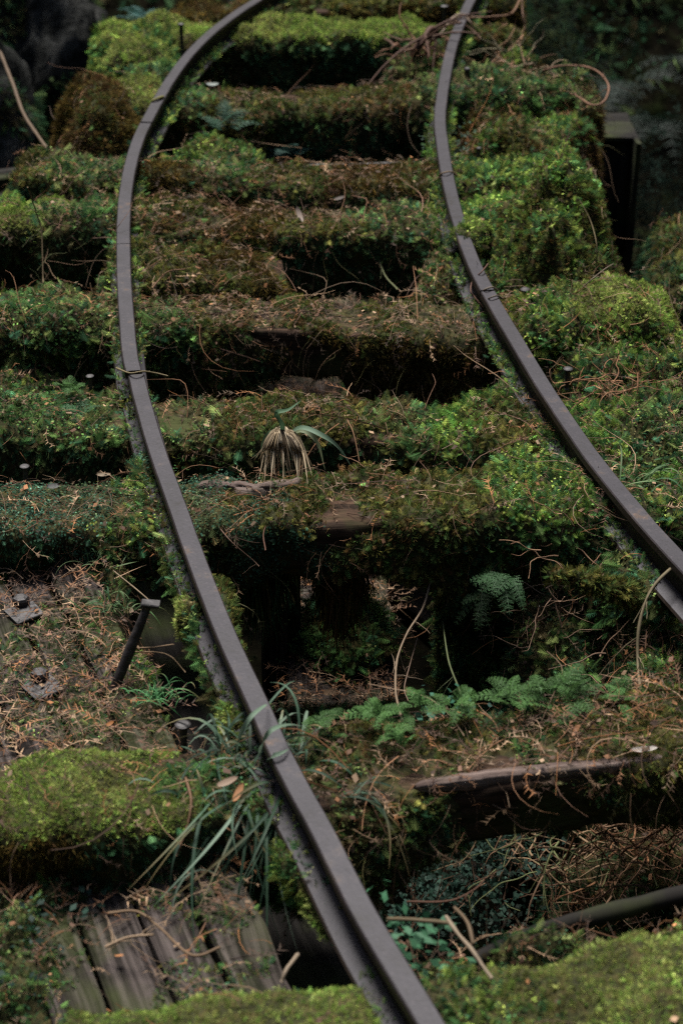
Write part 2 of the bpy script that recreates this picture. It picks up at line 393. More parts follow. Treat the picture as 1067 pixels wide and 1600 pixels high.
LABELS_USED = {}
def sleeper(far, ends, w, h, stations, label, z0=0., seed=0, timber=TIMBER, lit=600, exn=4):
    """far: two photo pixels on its far top edge; ends: photo x of its two ends;
    stations: (photo x, top cover, front cover, hang, top style, front style, litter)"""
    a, b = W(*far[0], z0), W(*far[1], z0); d = nrm(b - a); back = np.array([-d[1], d[0], 0]); fwd = -back
    if fwd[1] > 0: fwd = -fwd
    def at(px):                         # point of the line seen at photo x
        t0, t1 = -3., 6.
        for _ in range(40):
            t = (t0 + t1) / 2; p = a + d * t; x, _, _ = proj(p[None])
            if x[0] < px: t0 = t
            else: t1 = t
        return t
    tA, tB = at(ends[0]), at(ends[1]); t = np.linspace(tA, tB, 24)
    C = a + d * t[:, None] + fwd * w / 2
    C[:, 2] += .006 * np.sin(t * 5 + seed); C += fwd * (.008 * np.sin(t * 4 + seed * 2))[:, None]
    root = thing('sleeper', label, 'railway sleeper', C[len(C) // 2] - np.array([0, 0, h]), 'moss-grown timber sleepers across the track')
    def toff(V, N, u, ny, nz):
        return fbm(V, 14, seed, 4) * .006 - .002, 0
    V, F, g, _, _ = section_sweep(C, w, h, 9, toff, .02, 32, .012)
    F = fix_winding(V, F)
    MB().add(V, F, g, 0, True).build('timber', timber, root)
    st = sorted(stations); us = np.array([at(s[0]) - tA for s in st]); num = np.array([[s[1], s[2], s[3], s[6] if len(s) > 6 else 1] for s in st])
    def moff(V, N, u, ny, nz):
        tt = np.interp(u, us, num[:, 0])[:, None]; tf = np.interp(u, us, num[:, 1])[:, None]; hg = np.interp(u, us, num[:, 2])[:, None]
        fr = np.maximum((N * fwd).sum(-1), 0); bk = np.maximum(-(N * fwd).sum(-1), 0); tp = np.maximum(N[..., 2], 0); bt = np.maximum(-N[..., 2], 0)
        s = tp * tt + fr * tf + bk * tt * .6 + bt * .006
        thick = np.clip(np.abs(s), .008, .1)
        o = s + fbm(V, 5.5, seed + 5, 2) * (.010 + .55 * thick) + fbm(V, 19, seed + 9, 3) * (.007 + .32 * thick)
        lower = sstep(-nz, -.3, .9)[None, :] * (fr > .05)
        ex = np.zeros(V.shape); ex[..., 2] = -lower * hg * (.75 + .6 * vnoise(V * [1, 1, .1], 16, seed))
        ex -= N * 0
        return o, ex
    V, F, g, off, uu = section_sweep(C, w, h, exn, moff, .011, 56, .05)
    F = fix_winding(V, F); mb = MB(); mb.add(V, F, g, 0, True)
    vn = vnormals(V, F)
    P, idx, Nf = sample(V, F, 60000)
    if len(P):
        N = nrm(Nf[idx] * .5 + vn[F[idx, 0]] * .5); of = off[F[idx, 0]]; up = uu[F[idx, 0]]
        top = (N[:, 2] > .45 + rng.normal(0, .12, len(P)))
        j = up + fbm(P, 10, seed + 31, 2) * .06 + rng.normal(0, .015, len(P))
        k = np.clip(np.searchsorted(us, j), 1, len(us) - 1) if len(us) > 1 else np.zeros(len(P), int)
        if len(us) > 1:
            near = np.where(j - us[k - 1] < us[k] - j, k - 1, k)
        else: near = k
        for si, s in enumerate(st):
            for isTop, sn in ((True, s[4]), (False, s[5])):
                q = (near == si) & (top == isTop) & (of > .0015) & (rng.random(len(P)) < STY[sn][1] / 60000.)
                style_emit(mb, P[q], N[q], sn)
    mb.build('moss', [SOIL, MOSS], root)
    mu = np.interp(uu[F[:, 0]], us, num[:, 3])
    litter_on(V, F, lit, .04, mul=mu)
    return root

def inside(poly, X, Y):
    c = np.zeros(X.shape, bool); n = len(poly)
    for i in range(n):
        x1, y1 = poly[i][:2]; x2, y2 = poly[(i + 1) % n][:2]
        k = ((y1 > Y) != (y2 > Y)); xi = (x2 - x1) * (Y - y1) / (y2 - y1 + 1e-12) + x1
        c ^= k & (X < xi)
    return c
def edist(poly, X, Y):
    d = np.full(X.shape, 1e9); n = len(poly)
    for i in range(n):
        a = np.array(poly[i][:2]); b = np.array(poly[(i + 1) % n][:2]); ab = b - a
        t = np.clip(((X - a[0]) * ab[0] + (Y - a[1]) * ab[1]) / (ab @ ab + 1e-12), 0, 1)
        d = np.minimum(d, np.hypot(X - a[0] - t * ab[0], Y - a[1] - t * ab[1]))
    return d
def bank(name, poly_px, z, styles, label=None, cat=None, bulge=.04, edge=.08, skirt=.18, amp=.02, seed=0, lit=900, step=.012,
         base=SOIL, k='thing', lower_style='dark', group=None, ls=1.0, dens=1.0):
    """a mossy hummock: outline given on the photograph at height z, domed top, steep ragged sides"""
    poly = [W(x, y, z)[:2] for x, y in poly_px]; pa = np.array(poly); lo, hi = pa.min(0) - .03, pa.max(0) + .03
    nx, ny = int((hi[0] - lo[0]) / step) + 2, int((hi[1] - lo[1]) / step) + 2
    X, Y = np.meshgrid(np.linspace(lo[0], hi[0], nx), np.linspace(lo[1], hi[1], ny), indexing='ij')
    ins = inside(poly, X, Y); d = edist(poly, X, Y) * np.where(ins, 1, -1)
    P3 = np.stack([X, Y, np.full(X.shape, float(seed))], -1); d = d + .025 * fbm(P3, 9, seed, 3)
    Z = z + bulge * np.sqrt(np.clip(d / (edge * 3), 0, 1)) - skirt * (1 - np.sqrt(np.clip(1 - (1 - np.clip(d / edge, 0, 1)) ** 2, 0, 1)))
    Z = Z + amp * fbm(P3, 8, seed + 3, 2) * 1.1 + amp * .7 * fbm(P3, 27, seed + 4, 3)
    ok = d > -.004; V = np.stack([X, Y, Z], -1).reshape(-1, 3); Q = grid_faces(nx, ny, False); okf = ok.ravel()
    Q = Q[okf[Q].all(1)]; used = np.unique(Q); mp = np.full(len(V), -1); mp[used] = np.arange(len(used)); V = V[used]; Q = mp[Q]
    F = tri(Q); nn = np.cross(V[F[:, 1]] - V[F[:, 0]], V[F[:, 2]] - V[F[:, 0]])
    if nn[:, 2].sum() < 0: F = F[:, ::-1]
    mb = MB(); mb.add(V, F, (1, 1, 1), 0, True)
    P, idx, Nf = sample(V, F, 46000 * dens); N = nrm(Nf[idx] * .6 + vnormals(V, F)[F[idx, 0]] * .4)
    sel = vnoise(P, 6, seed + 40) * .5 + .5 + rng.normal(0, .1, len(P)); si = np.clip((sel * len(styles)).astype(int), 0, len(styles) - 1)
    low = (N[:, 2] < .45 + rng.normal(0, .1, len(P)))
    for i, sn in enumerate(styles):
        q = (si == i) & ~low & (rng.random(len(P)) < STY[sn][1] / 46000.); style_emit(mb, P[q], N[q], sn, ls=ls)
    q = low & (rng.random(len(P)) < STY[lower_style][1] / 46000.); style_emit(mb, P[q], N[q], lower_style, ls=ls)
    o = mb.build(name, [base, MOSS], origin=(pa[:, 0].mean(), pa[:, 1].mean(), V[:, 2].min()))
    if label: tag(o, label, cat, group)
    if k != 'thing': o['kind'] = k
    litter_on(V, F, lit, .045)
    return o

def tube(mb, pts, r0, r1=None, col=(.1, .06, .04), n=6, smooth=True, lump=0, seed=0):
    P = np.asarray(pts, float); r1 = r0 * .4 if r1 is None else r1
    T = nrm(np.gradient(P, axis=0)); up = np.array([.13, .31, .94]); A = nrm(np.cross(T, up)); B = np.cross(T, A)
    R = np.linspace(r0, r1, len(P))
    if lump: R = R * (1 + lump * vnoise(P, 30, seed))
    an = np.arange(n) * 2 * math.pi / n
    V = P[:, None] + R[:, None, None] * (A[:, None] * np.cos(an)[None, :, None] + B[:, None] * np.sin(an)[None, :, None])
    V = V.reshape(-1, 3); F = tri(grid_faces(len(P), n, True))
    c0 = len(V); V = np.vstack([V, P[:1], P[-1:]]); e = (len(P) - 1) * n
    caps = [(c0, (j + 1) % n, j) for j in range(n)] + [(c0 + 1, e + j, e + (j + 1) % n) for j in range(n)]
    mb.add(V, np.vstack([F, caps]), col, 0, smooth)
def stick(name, label, cat, px, r, col, r1=None, side=0, seed=1, group=None, mat_=None):
    """px: (x, y, z) photo pixels with a height each"""
    rr = np.random.default_rng(seed); mb = MB(); col = tuple(c * .5 for c in col); r = r * .68; P = catmull([W(*p) for p in px], 8)
    P = P + np.cumsum(rr.normal(0, r * .12, P.shape), 0) * .4; tube(mb, P, r, r1, col, 7 if r < .01 else 12, lump=.25 if r < .01 else .5, seed=seed)
    for k in range(side):
        i = rr.integers(len(P) // 5, len(P) - 2); d = nrm(rr.normal(0, 1, 3) * [1, 1, .6] + nrm(P[i + 1] - P[i]) * .8); L = r * rr.uniform(10, 28)
        q = [P[i] + d * L * t + rr.normal(0, .001, 3) + np.array([0, 0, -.25 * L * t * t]) for t in np.linspace(0, 1, 5)]
        tube(mb, q, r * .45, r * .15, col, 5)
    o = mb.build(name, mat_ or TWIG, origin=P[0]); return tag(o, label, cat, group)

def ribbon(mb, pts, w, col, tw=0.0, side=None, fold=.35):
    P = np.asarray(pts, float); n = len(P); T = nrm(np.gradient(P, axis=0))
    S = nrm(np.cross(T, np.array([0, 0, 1.0]) + (0 if side is None else side))); U = np.cross(S, T)
    t = np.linspace(0, 1, n); ww = w * np.clip(np.minimum(.55 + 2 * t, (1 - t) * 2.2 + .04), 0, 1)
    a = tw * t; S2 = S * np.cos(a)[:, None] + U * np.sin(a)[:, None]; U2 = np.cross(S2, T)
    V = np.stack([P - S2 * ww[:, None] / 2, P - U2 * (ww * fold * .5)[:, None], P + S2 * ww[:, None] / 2], 1).reshape(-1, 3)
    c = np.asarray(col, float); c = np.repeat(c, 3, 0) if c.ndim == 2 else c
    mb.add(V, tri(grid_faces(n, 3, False)), c, 0, True)
def blade_path(p, az, L, rise, droop, n=9, bend=0):
    t = np.linspace(0, 1, n); r = L * (t * math.cos(rise)); z = L * (t * math.sin(rise) - droop * t * t)
    a = az + bend * t
    return np.stack([p[0] + r * np.cos(a), p[1] + r * np.sin(a), p[2] + z], 1)
def grass(px, n, L, label, cols, seed, w=.005, name='grass_clump', cat='grass clump', group=None, az=None, rise=(.5, 1.3), spread=.02, droop=(.5, 1.1), parent=None):
    rr = np.random.default_rng(seed); p0 = W(*px); mb = MB()
    for k in range(n):
        p = p0 + np.array([rr.normal(0, spread), rr.normal(0, spread * .6), 0]); a = rr.uniform(0, 6.283) if az is None else rr.normal(az[0], az[1])
        c = np.array(cols[rr.integers(len(cols))]) * rr.uniform(.6, 1.4); c = c + (np.array([(.22, .15, .07)]) - c) * (np.linspace(-.6, .9, 9).clip(0) * (rr.random() < .35))[:, None]
        ribbon(mb, blade_path(p, a, L * rr.uniform(.4, 1.2), rr.uniform(*rise), rr.uniform(*droop), bend=rr.normal(0, .4)), w * rr.uniform(.45, .85), c, rr.normal(0, .5))
    o = mb.build(name, LEAF, parent=parent, origin=p0)
    return o if parent is not None else tag(o, label, cat, group)

# ------------------------------------------------------------------ ground, hill, far things
def terrain():
    n = 150; X, Y = np.meshgrid(np.concatenate([[-60, -30, -15], np.linspace(-8, 8, n), [15, 30, 60]]), np.concatenate([[-40, -15, -5], np.linspace(-2, 14, n), [20, 40, 80]]), indexing='ij')
    P = np.stack([X, Y, X * 0], -1)
    Z = -1.5 + .22 * fbm(P, .7, 2, 4) + .07 * fbm(P, 4, 8, 3) + np.clip((Y - 8.2) * 1.2, 0, 12) + np.clip((np.abs(X) - 3.2) * 1.5, 0, 11) + np.clip((-1.2 - Y) * 1.6, 0, 12)  # side and rear slopes are added, raised out of view to block low sky
    V = np.stack([X, Y, Z], -1).reshape(-1, 3); F = tri(grid_faces(X.shape[0], X.shape[1], False))
    if np.cross(V[F[0, 1]] - V[F[0, 0]], V[F[0, 2]] - V[F[0, 0]])[2] < 0: F = F[:, ::-1]
    kind(MB().add(V, F, (1, 1, 1), 0, True).build('ground', GROUND, origin=(0, 0, 0)), 'structure')
    mb = MB(); c = V[F].mean(1); near = (np.abs(c[:, 0]) < 3.5) & (c[:, 1] > .5) & (c[:, 1] < 12)
    P, idx, Nf = sample(V, F[near], 700); m = vnoise(P, 1.3, 4) > -.25
    style_emit(mb, P[m], Nf[idx][m], 'dark', 0, ls=3.2)
    kind(mb.build('undergrowth', MOSS), 'stuff')
terrain()

def rock(px, py, z, r, label, seed):
    n, m = 60, 40; a = np.linspace(0, 2 * math.pi, n, endpoint=False); b = np.linspace(-1.5, 1.5, m)
    A, B = np.meshgrid(a, b, indexing='ij'); D = np.stack([np.cos(A) * np.cos(B), np.sin(A) * np.cos(B), np.sin(B)], -1)
    c = W(px, py, z); k = 1 + .28 * fbm(D, 1.6, seed, 4) + .06 * np.abs(fbm(D, 7, seed + 3, 3)); V = (c + D * np.array(r) * k[..., None])
    V = V.reshape(-1, 3); Q = []
    i, j = np.meshgrid(np.arange(n), np.arange(m - 1), indexing='ij'); i = i.ravel(); j = j.ravel(); i2 = (i + 1) % n
    F = fix_winding(V, tri(np.stack([i * m + j, i2 * m + j, i2 * m + j + 1, i * m + j + 1], 1)))
    root = thing('rock', label, 'rock', c - np.array([0, 0, r[2]]))
    MB().add(V, F, (1, 1, 1), 0, True).build('stone', ROCK, root)
    mb = MB(); P, idx, Nf = sample(V, F, 9000); q = vnoise(P, 3.0, seed + 7) > .12
    style_emit(mb, P[q], Nf[idx][q], 'dark', 0, ls=1.5); mb.build('moss', MOSS, root)
rock(60, 160, -.75, (.34, .4, .62), 'big wet blue-grey rock face in the top left corner', 3)
rock(-20, 260, -.7, (.2, .25, .5), 'smaller pale rock at the left edge below the big rock', 9)
rock(560, 90, -.95, (.6, .3, .42), 'dark stones in the gap behind the bright far sleeper', 15)
rock(190, 20, -.9, (.4, .4, .5), 'black shaded rock behind the fern at the top left', 21)

def box(mb, c, ax, ay, az, bev=.004, cg=0):
    """beam: half-axis vectors"""
    c = np.array(c, float); L = [np.linalg.norm(v) for v in (ax, ay, az)]; U = [np.array(v) / l for v, l in zip((ax, ay, az), L)]
    V = []; G = []
    ns = max(2, int(L[0] / .04)); prof = [(-1, -1), (1, -1), (1, 1), (-1, 1)]; pr = []
    for (a, b), (sa, sb) in zip(prof, prof):
        ca, cb = L[1] * a, L[2] * b
        e1 = (ca - sa * bev, cb); e2 = (ca, cb - sb * bev)
        pr += [e2, e1] if a * b < 0 else [e1, e2]
    pr = np.array(sorted(pr, key=lambda q: math.atan2(q[1] / L[2], q[0] / L[1])))
    for u in np.linspace(-L[0], L[0], ns):
        for y, z in pr:
            p = c + U[0] * u + U[1] * y + U[2] * z; V.append(p); G.append((u + cg, y, z))
    V = np.array(V); V += .0035 * fbm(V, 18, 4, 3)[:, None] * np.array([1, 1, 1.])
    n = len(pr); F = tri(grid_faces(ns, n, True)); k = len(V)
    V = np.vstack([V, c - U[0] * L[0], c + U[0] * L[0]]); G += [(-L[0], 0, 0), (L[0], 0, 0)]
    caps = [(k, (j + 1) % n, j) for j in range(n)] + [(k + 1, (ns - 1) * n + j, (ns - 1) * n + (j + 1) % n) for j in range(n)]
    F = fix_winding(V, np.vstack([F, caps])); mb.add(V, F, np.array(G), 0, False); return V, F
def beam(a, b, w, h, roll=(0, 0, 1), mb=None, cg=0):
    a, b = np.array(a, float), np.array(b, float); d = (b - a) / 2; s = nrm(np.cross(d, roll)); u = nrm(np.cross(s, d)); mb = mb or MB()
    box(mb, (a + b) / 2, d, s * w / 2, u * h / 2, cg=cg); return mb

# ------------------------------------------------------------------ rails
LPX_A = [(730, 1700), (674, 1600), (613, 1500), (555, 1400), (505, 1300), (456, 1210), (431, 1160), (404, 1100), (358, 1000), (317, 900), (281, 800), (245, 700), (227, 640), (213, 585)]
LPX_B = [(209, 579), (204, 560), (200, 520), (197, 480), (194, 430), (193, 380), (194, 330), (198, 290), (206, 250), (217, 215), (228, 192)]
LPX_C = [(229, 190), (245, 160), (266, 124), (295, 85), (330, 50), (372, 18), (400, 0), (450, -35), (520, -75), (600, -115)]
RPX_A = [(1200, 1020), (1100, 914), (1048, 858), (1000, 805), (953, 748), (912, 695), (878, 645), (845, 595), (815, 545), (785, 495), (762, 455)]
RPX_B = [(761, 453), (742, 415), (722, 362), (708, 315), (698, 270), (691, 225), (687, 185), (691, 145), (699, 100), (708, 65), (723, 25), (740, -10), (765, -50), (800, -95)]
PROF = [(-.0135, .0), (-.0155, -.002), (-.016, -.013), (-.005, -.018), (-.004, -.053), (-.029, -.060), (-.031, -.065),
        (.031, -.065), (.029, -.060), (.004, -.053), (.005, -.018), (.016, -.013), (.0155, -.002), (.0135, 0)]
ZR = .075
def rail(px, label, joint_end=None, bolts=()):
    P = catmull([W(x, y, ZR) for x, y in px], 12); seg = np.linalg.norm(np.diff(P, axis=0), axis=1); L = np.concatenate([[0], np.cumsum(seg)])
    u = np.linspace(0, L[-1], int(L[-1] / .012)); P = np.stack([np.interp(u, L, P[:, k]) for k in range(3)], 1)
    for _ in range(6): P[1:-1] = (P[:-2] + 2 * P[1:-1] + P[2:]) / 4
    T = nrm(np.gradient(P, axis=0)); S = nrm(np.cross(T, np.array([0, 0, 1.])))
    pr = np.array(PROF); V = P[:, None] + S[:, None] * pr[None, :, 0:1] + np.array([0, 0, 1.]) * pr[None, :, 1:2]
    V += (.0003 * fbm(V * [1, 1, 1], 12, 3, 2))[..., None]
    m = len(pr); V = V.reshape(-1, 3); F = tri(grid_faces(len(P), m, True)); e = (len(P) - 1) * m
    # end faces as strips left-right
    caps = []
    for base in (0, e):
        for j in range(m // 2 - 1):
            a, b, c, d = base + j, base + j + 1, base + m - 2 - j, base + m - 1 - j; caps += [(a, b, c), (a, c, d)]
    mid = P[len(P) // 2]
    root = thing('rail', label, 'rail', mid - np.array([0, 0, .066]), 'curved steel rails')
    MB().add(V, np.vstack([F, caps]), (1, 1, 1), 0, False).build('rail_bar', STEEL, root)
    return root, P, S
rootA, PA, SA = rail(LPX_A, 'left rail, its long front length running down to the bottom edge')
rootB, PB, SB = rail(LPX_B, 'left rail, its middle length between the kinked joint and the thin gap above')
rootC, PC, SC_ = rail(LPX_C, 'left rail, its far length curving out at the top of the photo')
rootD, PD, SD = rail(RPX_A, 'right rail, its near length ending at the right edge')
rootE, PE, SE = rail(RPX_B, 'right rail, its far length crossed by a moss tuft')
def fishplate(root, P, S, i, side, n=2):
    p = P[i]; t = nrm(P[min(i + 1, len(P) - 1)] - P[max(i - 1, 0)]); s = S[i] * side
    c = p + s * .012 + np.array([0, 0, -.037]); mb = MB(); V, F = box(mb, c, t * .12, s * .005, np.array([0, 0, .013]), .002)
    fp = mb.build('fishplate', IRON, root)
fishplate(rootA, PA, SA, len(PA) - 10, 1)

def rail_moss(root, P, S, seed, sides=(-1, 1), thr=.0):
    mb = MB(); n = len(P); m = 45; i = rng.integers(0, n, n * m); sd = np.where(rng.random(n * m) < .5, sides[0], sides[1])
    o = rng.uniform(.006, .030, n * m); p = P[i] + S[i] * (sd * o)[:, None] + np.array([0, 0, -.062]) + rng.normal(0, .003, (n * m, 3)); p[:, 2] += rng.uniform(0, .012, n * m)
    q = (vnoise(P[i] * [1, 1, 1] + sd[:, None] * 3, 7, seed) + .35 * rng.normal(0, 1, n * m)) > thr; p = p[q]; N = nrm(np.array([0, 0, 1.]) + S[i][q] * sd[q][:, None] * .5)
    for k, sn in enumerate(('olive', 'green', 'lush')):
        z = rng.integers(0, 3, len(p)) == k; style_emit(mb, p[z], N[z], sn, 0, ls=.75)
    mb.build('clinging_moss', MOSS, root)
for r_, p_, s_, th in ((rootA, PA, SA, .35), (rootB, PB, SB, .1), (rootC, PC, SC_, .3), (rootD, PD, SD, .3), (rootE, PE, SE, .2)): rail_moss(r_, p_, s_, 5, thr=th)

# ------------------------------------------------------------------ trestle below
def stringer(P, label, dx=0):
    C = P[::8].copy(); C[:, 2] = -.30; C[:, 0] += dx + .02
    def o(V, N, u, ny, nz): return fbm(V, 8, 3, 3) * .008, 0
    V, F, g, _, _ = section_sweep(C, .13, .26, 8, o, .04, 28, .02); F = fix_winding(V, F)
    tag(MB().add(V, F, g, 0, True).build('longitudinal_beam', DARKWOOD), label, 'timber beam', 'long beams under the rails')
stringer(np.vstack([PA, PB, PC]), 'dark long beam running under the left rail')
stringer(np.vstack([PD, PE]), 'dark long beam running under the right rail', .02)
for (x, y, z0, z1, w, lab) in [(425, 880, -.15, -1.5, .05, 'narrow pale trestle post in the gap right of the left rail'),
                               (452, 880, -.2, -1.5, .035, 'thin dark post standing behind the pale trestle post'),
                               (868, 800, -.2, -1.5, .12, 'thick black trestle post under the right rail'),
                               (300, 800, -.3, -1.5, .12, 'black trestle post under the left rail')]:
    p = W(x, 860, -.15) + np.array([0, .06, 0]); a = np.array([p[0], p[1], z0]); b = np.array([p[0], p[1], z1])
    tag(beam(a, b, w, w, (0, 1, 0)).build('trestle_post', PLANK if w == .05 else DARKWOOD, origin=b), lab, 'post', 'posts of the timber trestle')
for (p, q, lab) in [((600, 900, -.55), (800, 1090, -.75), 'diagonal grey brace in the dark gap right of the central plank'),
                    ((-40, 290, -.25), (60, 275, -.3), 'grey timber end sticking in at the left edge'),
                    ((-60, 315, -.3), (60, 312, -.3), 'second grey timber at the left edge above the mossy lump')]:
    tag(beam(W(*p), W(*q), .09, .05).build('brace', DARKWOOD), lab, 'timber brace')
# central walkway plank, low between the rails
cp = catmull([W(532, 1300, -.42), W(532, 1000, -.42), W(520, 800, -.42), (W(475, 585, -.42)), W(520, 470, -.42), W(540, 430, -.42), W(545, 330, -.42)], 6)
def plank_along(C, w, h, ex=10):
    def o(V, N, u, ny, nz): return fbm(V, 12, 6, 3) * .005, 0
    V, F, g, _, _ = section_sweep(C, w, h, ex, o, .03, 28, .01); return V, fix_winding(V, F), g
V, F, g = plank_along(cp, .2, .05)
cpr = thing('walkway_plank', 'long sunken plank littered with needles, low between the rails', 'plank', cp[0])
MB().add(V, F, g, 0, True).build('board', PLANK, cpr)
litter_on(V, F, 4500, .05)
bank('moss_clump', [(440, 1000), (446, 945), (520, 925), (610, 935), (625, 1000), (560, 1030)], -.37, ['lush', 'green'], 'green moss clump on the sunken plank behind the hanging beard', 'moss clump', .07, .07, .06, .01, 51, 100, lower_style='green')
bank('moss_clump', [(440, 1150), (430, 1110), (520, 1092), (620, 1100), (640, 1140), (560, 1165)], -.38, ['olive', 'brown', 'green'], 'low brownish moss mound on the sunken plank behind the ferns', 'moss clump', .04, .06, .08, .01, 52, 200, lower_style='brown')
bank('moss_clump', [(530, 610), (548, 570), (600, 562), (640, 590), (620, 625)], -.3, ['green', 'dark'], 'small moss clump seen through the gap beside the sunken plank', 'moss clump', .03, .05, .05, .01, 53, 300)

# ------------------------------------------------------------------ sleepers, nearest first
#       x      top   front hang top-style front-style litter
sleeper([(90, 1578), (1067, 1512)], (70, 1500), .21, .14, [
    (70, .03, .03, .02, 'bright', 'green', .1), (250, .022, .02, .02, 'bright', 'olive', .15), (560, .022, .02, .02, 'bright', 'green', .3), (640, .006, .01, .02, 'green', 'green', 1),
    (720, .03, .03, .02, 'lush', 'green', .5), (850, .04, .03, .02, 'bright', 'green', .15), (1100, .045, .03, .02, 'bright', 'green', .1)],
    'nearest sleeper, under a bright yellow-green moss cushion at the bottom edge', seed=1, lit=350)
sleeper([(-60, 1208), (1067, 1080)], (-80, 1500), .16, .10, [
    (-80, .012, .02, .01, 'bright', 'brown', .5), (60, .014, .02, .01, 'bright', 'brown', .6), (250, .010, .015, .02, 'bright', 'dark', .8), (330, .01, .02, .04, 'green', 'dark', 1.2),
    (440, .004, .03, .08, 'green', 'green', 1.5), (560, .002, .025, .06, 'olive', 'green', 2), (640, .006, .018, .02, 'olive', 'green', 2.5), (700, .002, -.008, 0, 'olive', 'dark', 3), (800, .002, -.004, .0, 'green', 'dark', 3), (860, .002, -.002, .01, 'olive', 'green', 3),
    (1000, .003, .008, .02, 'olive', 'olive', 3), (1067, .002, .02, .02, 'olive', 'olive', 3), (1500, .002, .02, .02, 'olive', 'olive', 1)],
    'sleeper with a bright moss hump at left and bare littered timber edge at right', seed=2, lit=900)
sleeper([(-60, 752), (1100, 745)], (-140, 1420), .16, .09, [
    (-140, .008, .02, .03, 'teal', 'dark'), (0, .006, .02, .03, 'teal', 'dark', 1.5), (150, .008, .02, .03, 'teal', 'teal', 1.5), (230, .01, .02, .01, 'lush', 'green'),
    (290, .006, .02, .03, 'teal', 'dark', 1), (340, .022, .014, .03, 'teal', 'teal', 2), (470, .026, .016, .02, 'olive', 'teal', 2), (560, .028, .022, .02, 'olive', 'olive'), (660, .012, .018, .03, 'olive', 'olive'), (730, .012, .02, .12, 'olive', 'dark'),
    (800, .02, .03, .14, 'lush', 'green'), (880, .02, .04, .10, 'lush', 'green'), (960, .015, .03, .10, 'green', 'green', 2), (1100, .02, .03, .05, 'lush', 'green'), (1420, .02, .03, .05, 'lush', 'green')],
    'wide mossy sleeper with a bare pale wood edge beneath the grass tuft', seed=3, lit=1160)
sleeper([(-60, 612), (230, 622), ], (-100, 1250), .16, .11, [
    (-100, .02, .04, .04, 'green', 'green'), (100, .02, .04, .05, 'green', 'dark', 1.5), (200, .015, .03, .05, 'green', 'dark'), (300, .01, .025, .04, 'green', 'olive', 1.5), (400, .006, .02, .05, 'olive', 'green', 1.5), (450, .010, .002, 0, 'olive', 'dark', 2),
    (560, .009, -.004, 0, 'olive', 'dark', 2), (640, .01, .02, .04, 'green', 'olive'), (710, .025, .035, .02, 'lush', 'green', .6), (800, .01, .02, .06, 'olive', 'dark', 1.5), (900, .02, .03, .05, 'lush', 'green', 1.5), (1100, .03, .03, .05, 'green', 'green'), (1250, .03, .03, .05, 'green', 'green')],
    'sleeper behind the grass tuft, rotten orange wood showing in its front', seed=4, lit=900)
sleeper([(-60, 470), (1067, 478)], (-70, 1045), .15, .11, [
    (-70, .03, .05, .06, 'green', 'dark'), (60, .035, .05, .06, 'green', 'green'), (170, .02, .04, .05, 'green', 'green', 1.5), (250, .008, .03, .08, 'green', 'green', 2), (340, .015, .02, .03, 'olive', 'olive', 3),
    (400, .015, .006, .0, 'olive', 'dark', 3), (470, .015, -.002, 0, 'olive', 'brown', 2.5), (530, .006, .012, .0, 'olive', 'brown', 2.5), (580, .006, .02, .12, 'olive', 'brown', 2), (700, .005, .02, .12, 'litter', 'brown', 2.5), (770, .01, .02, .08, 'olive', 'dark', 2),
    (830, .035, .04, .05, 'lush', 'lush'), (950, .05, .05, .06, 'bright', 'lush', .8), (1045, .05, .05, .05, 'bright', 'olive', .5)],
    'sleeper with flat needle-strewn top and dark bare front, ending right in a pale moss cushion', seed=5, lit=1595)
sleeper([(180, 395), (430, 400)], (170, 455), .16, .11, [
    (170, .02, .03, .03, 'green', 'green'), (240, .03, .04, .03, 'olive', 'olive', 2), (330, .025, .045, .03, 'olive', 'olive', 2), (400, .015, .04, .03, 'brown', 'brown', 1), (455, .01, .03, .03, 'olive', 'brown', 1)],
    'short rotten sleeper left of the track centre with a hairy brown-green hump', seed=6, lit=1450)
sleeper([(-20, 325), (700, 330)], (-60, 860), .16, .12, [
    (-60, .03, .05, .05, 'lush', 'dark', .8), (60, .035, .05, .06, 'bright', 'dark', .6), (150, .03, .04, .06, 'green', 'dark', 1.5), (230, .02, .03, .02, 'olive', 'green', 2), (330, .02, .025, .02, 'olive', 'green', 2), (400, .02, .02, .02, 'brown', 'olive', 2),
    (500, .01, .015, .03, 'olive', 'dark', 2), (600, .012, .015, .03, 'green', 'dark', 1.2), (700, .01, .02, .05, 'lush', 'dark'), (860, .03, .03, .05, 'lush', 'lush')],
    'mossy sleeper with a pale dead leaf on it, mid distance', seed=7, lit=1450)
sleeper([(30, 252), (950, 270)], (28, 930), .15, .11, [
    (28, .02, .03, .04, 'olive', 'dark', 1.2), (120, .02, .03, .04, 'green', 'olive', 2), (190, .02, .03, .03, 'green', 'olive', 2), (260, .03, .03, .02, 'brown', 'brown', 1), (350, .02, .02, .02, 'green', 'olive', 2), (450, .006, .01, .02, 'olive', 'dark', 2),
    (600, .003, .01, .02, 'brown', 'dark', 2), (680, .008, .01, .02, 'olive', 'dark', 1.5), (750, .02, .02, .03, 'lush', 'green'), (930, .03, .03, .05, 'lush', 'lush')],
    'sleeper ending left in a squared needle-covered stub beside the curve', seed=8, lit=1450)
sleeper([(240, 142), (930, 135)], (150, 930), .17, .15, [
    (150, .02, .03, .03, 'bright', 'green', .5), (240, .02, .03, .03, 'bright', 'green', .8), (310, .015, .03, .03, 'green', 'olive', 1), (380, .014, .025, .05, 'olive', 'olive', 2), (500, .012, .02, .05, 'olive', 'dark', 2), (600, .012, .02, .05, 'olive', 'dark', 2),
    (690, .02, .03, .05, 'green', 'dark', 1.5), (780, .04, .05, .05, 'green', 'green', 2), (930, .03, .05, .05, 'green', 'brown', 2)],
    'far sleeper with a fern at its left and tangled roots on its right', seed=9, lit=1305)
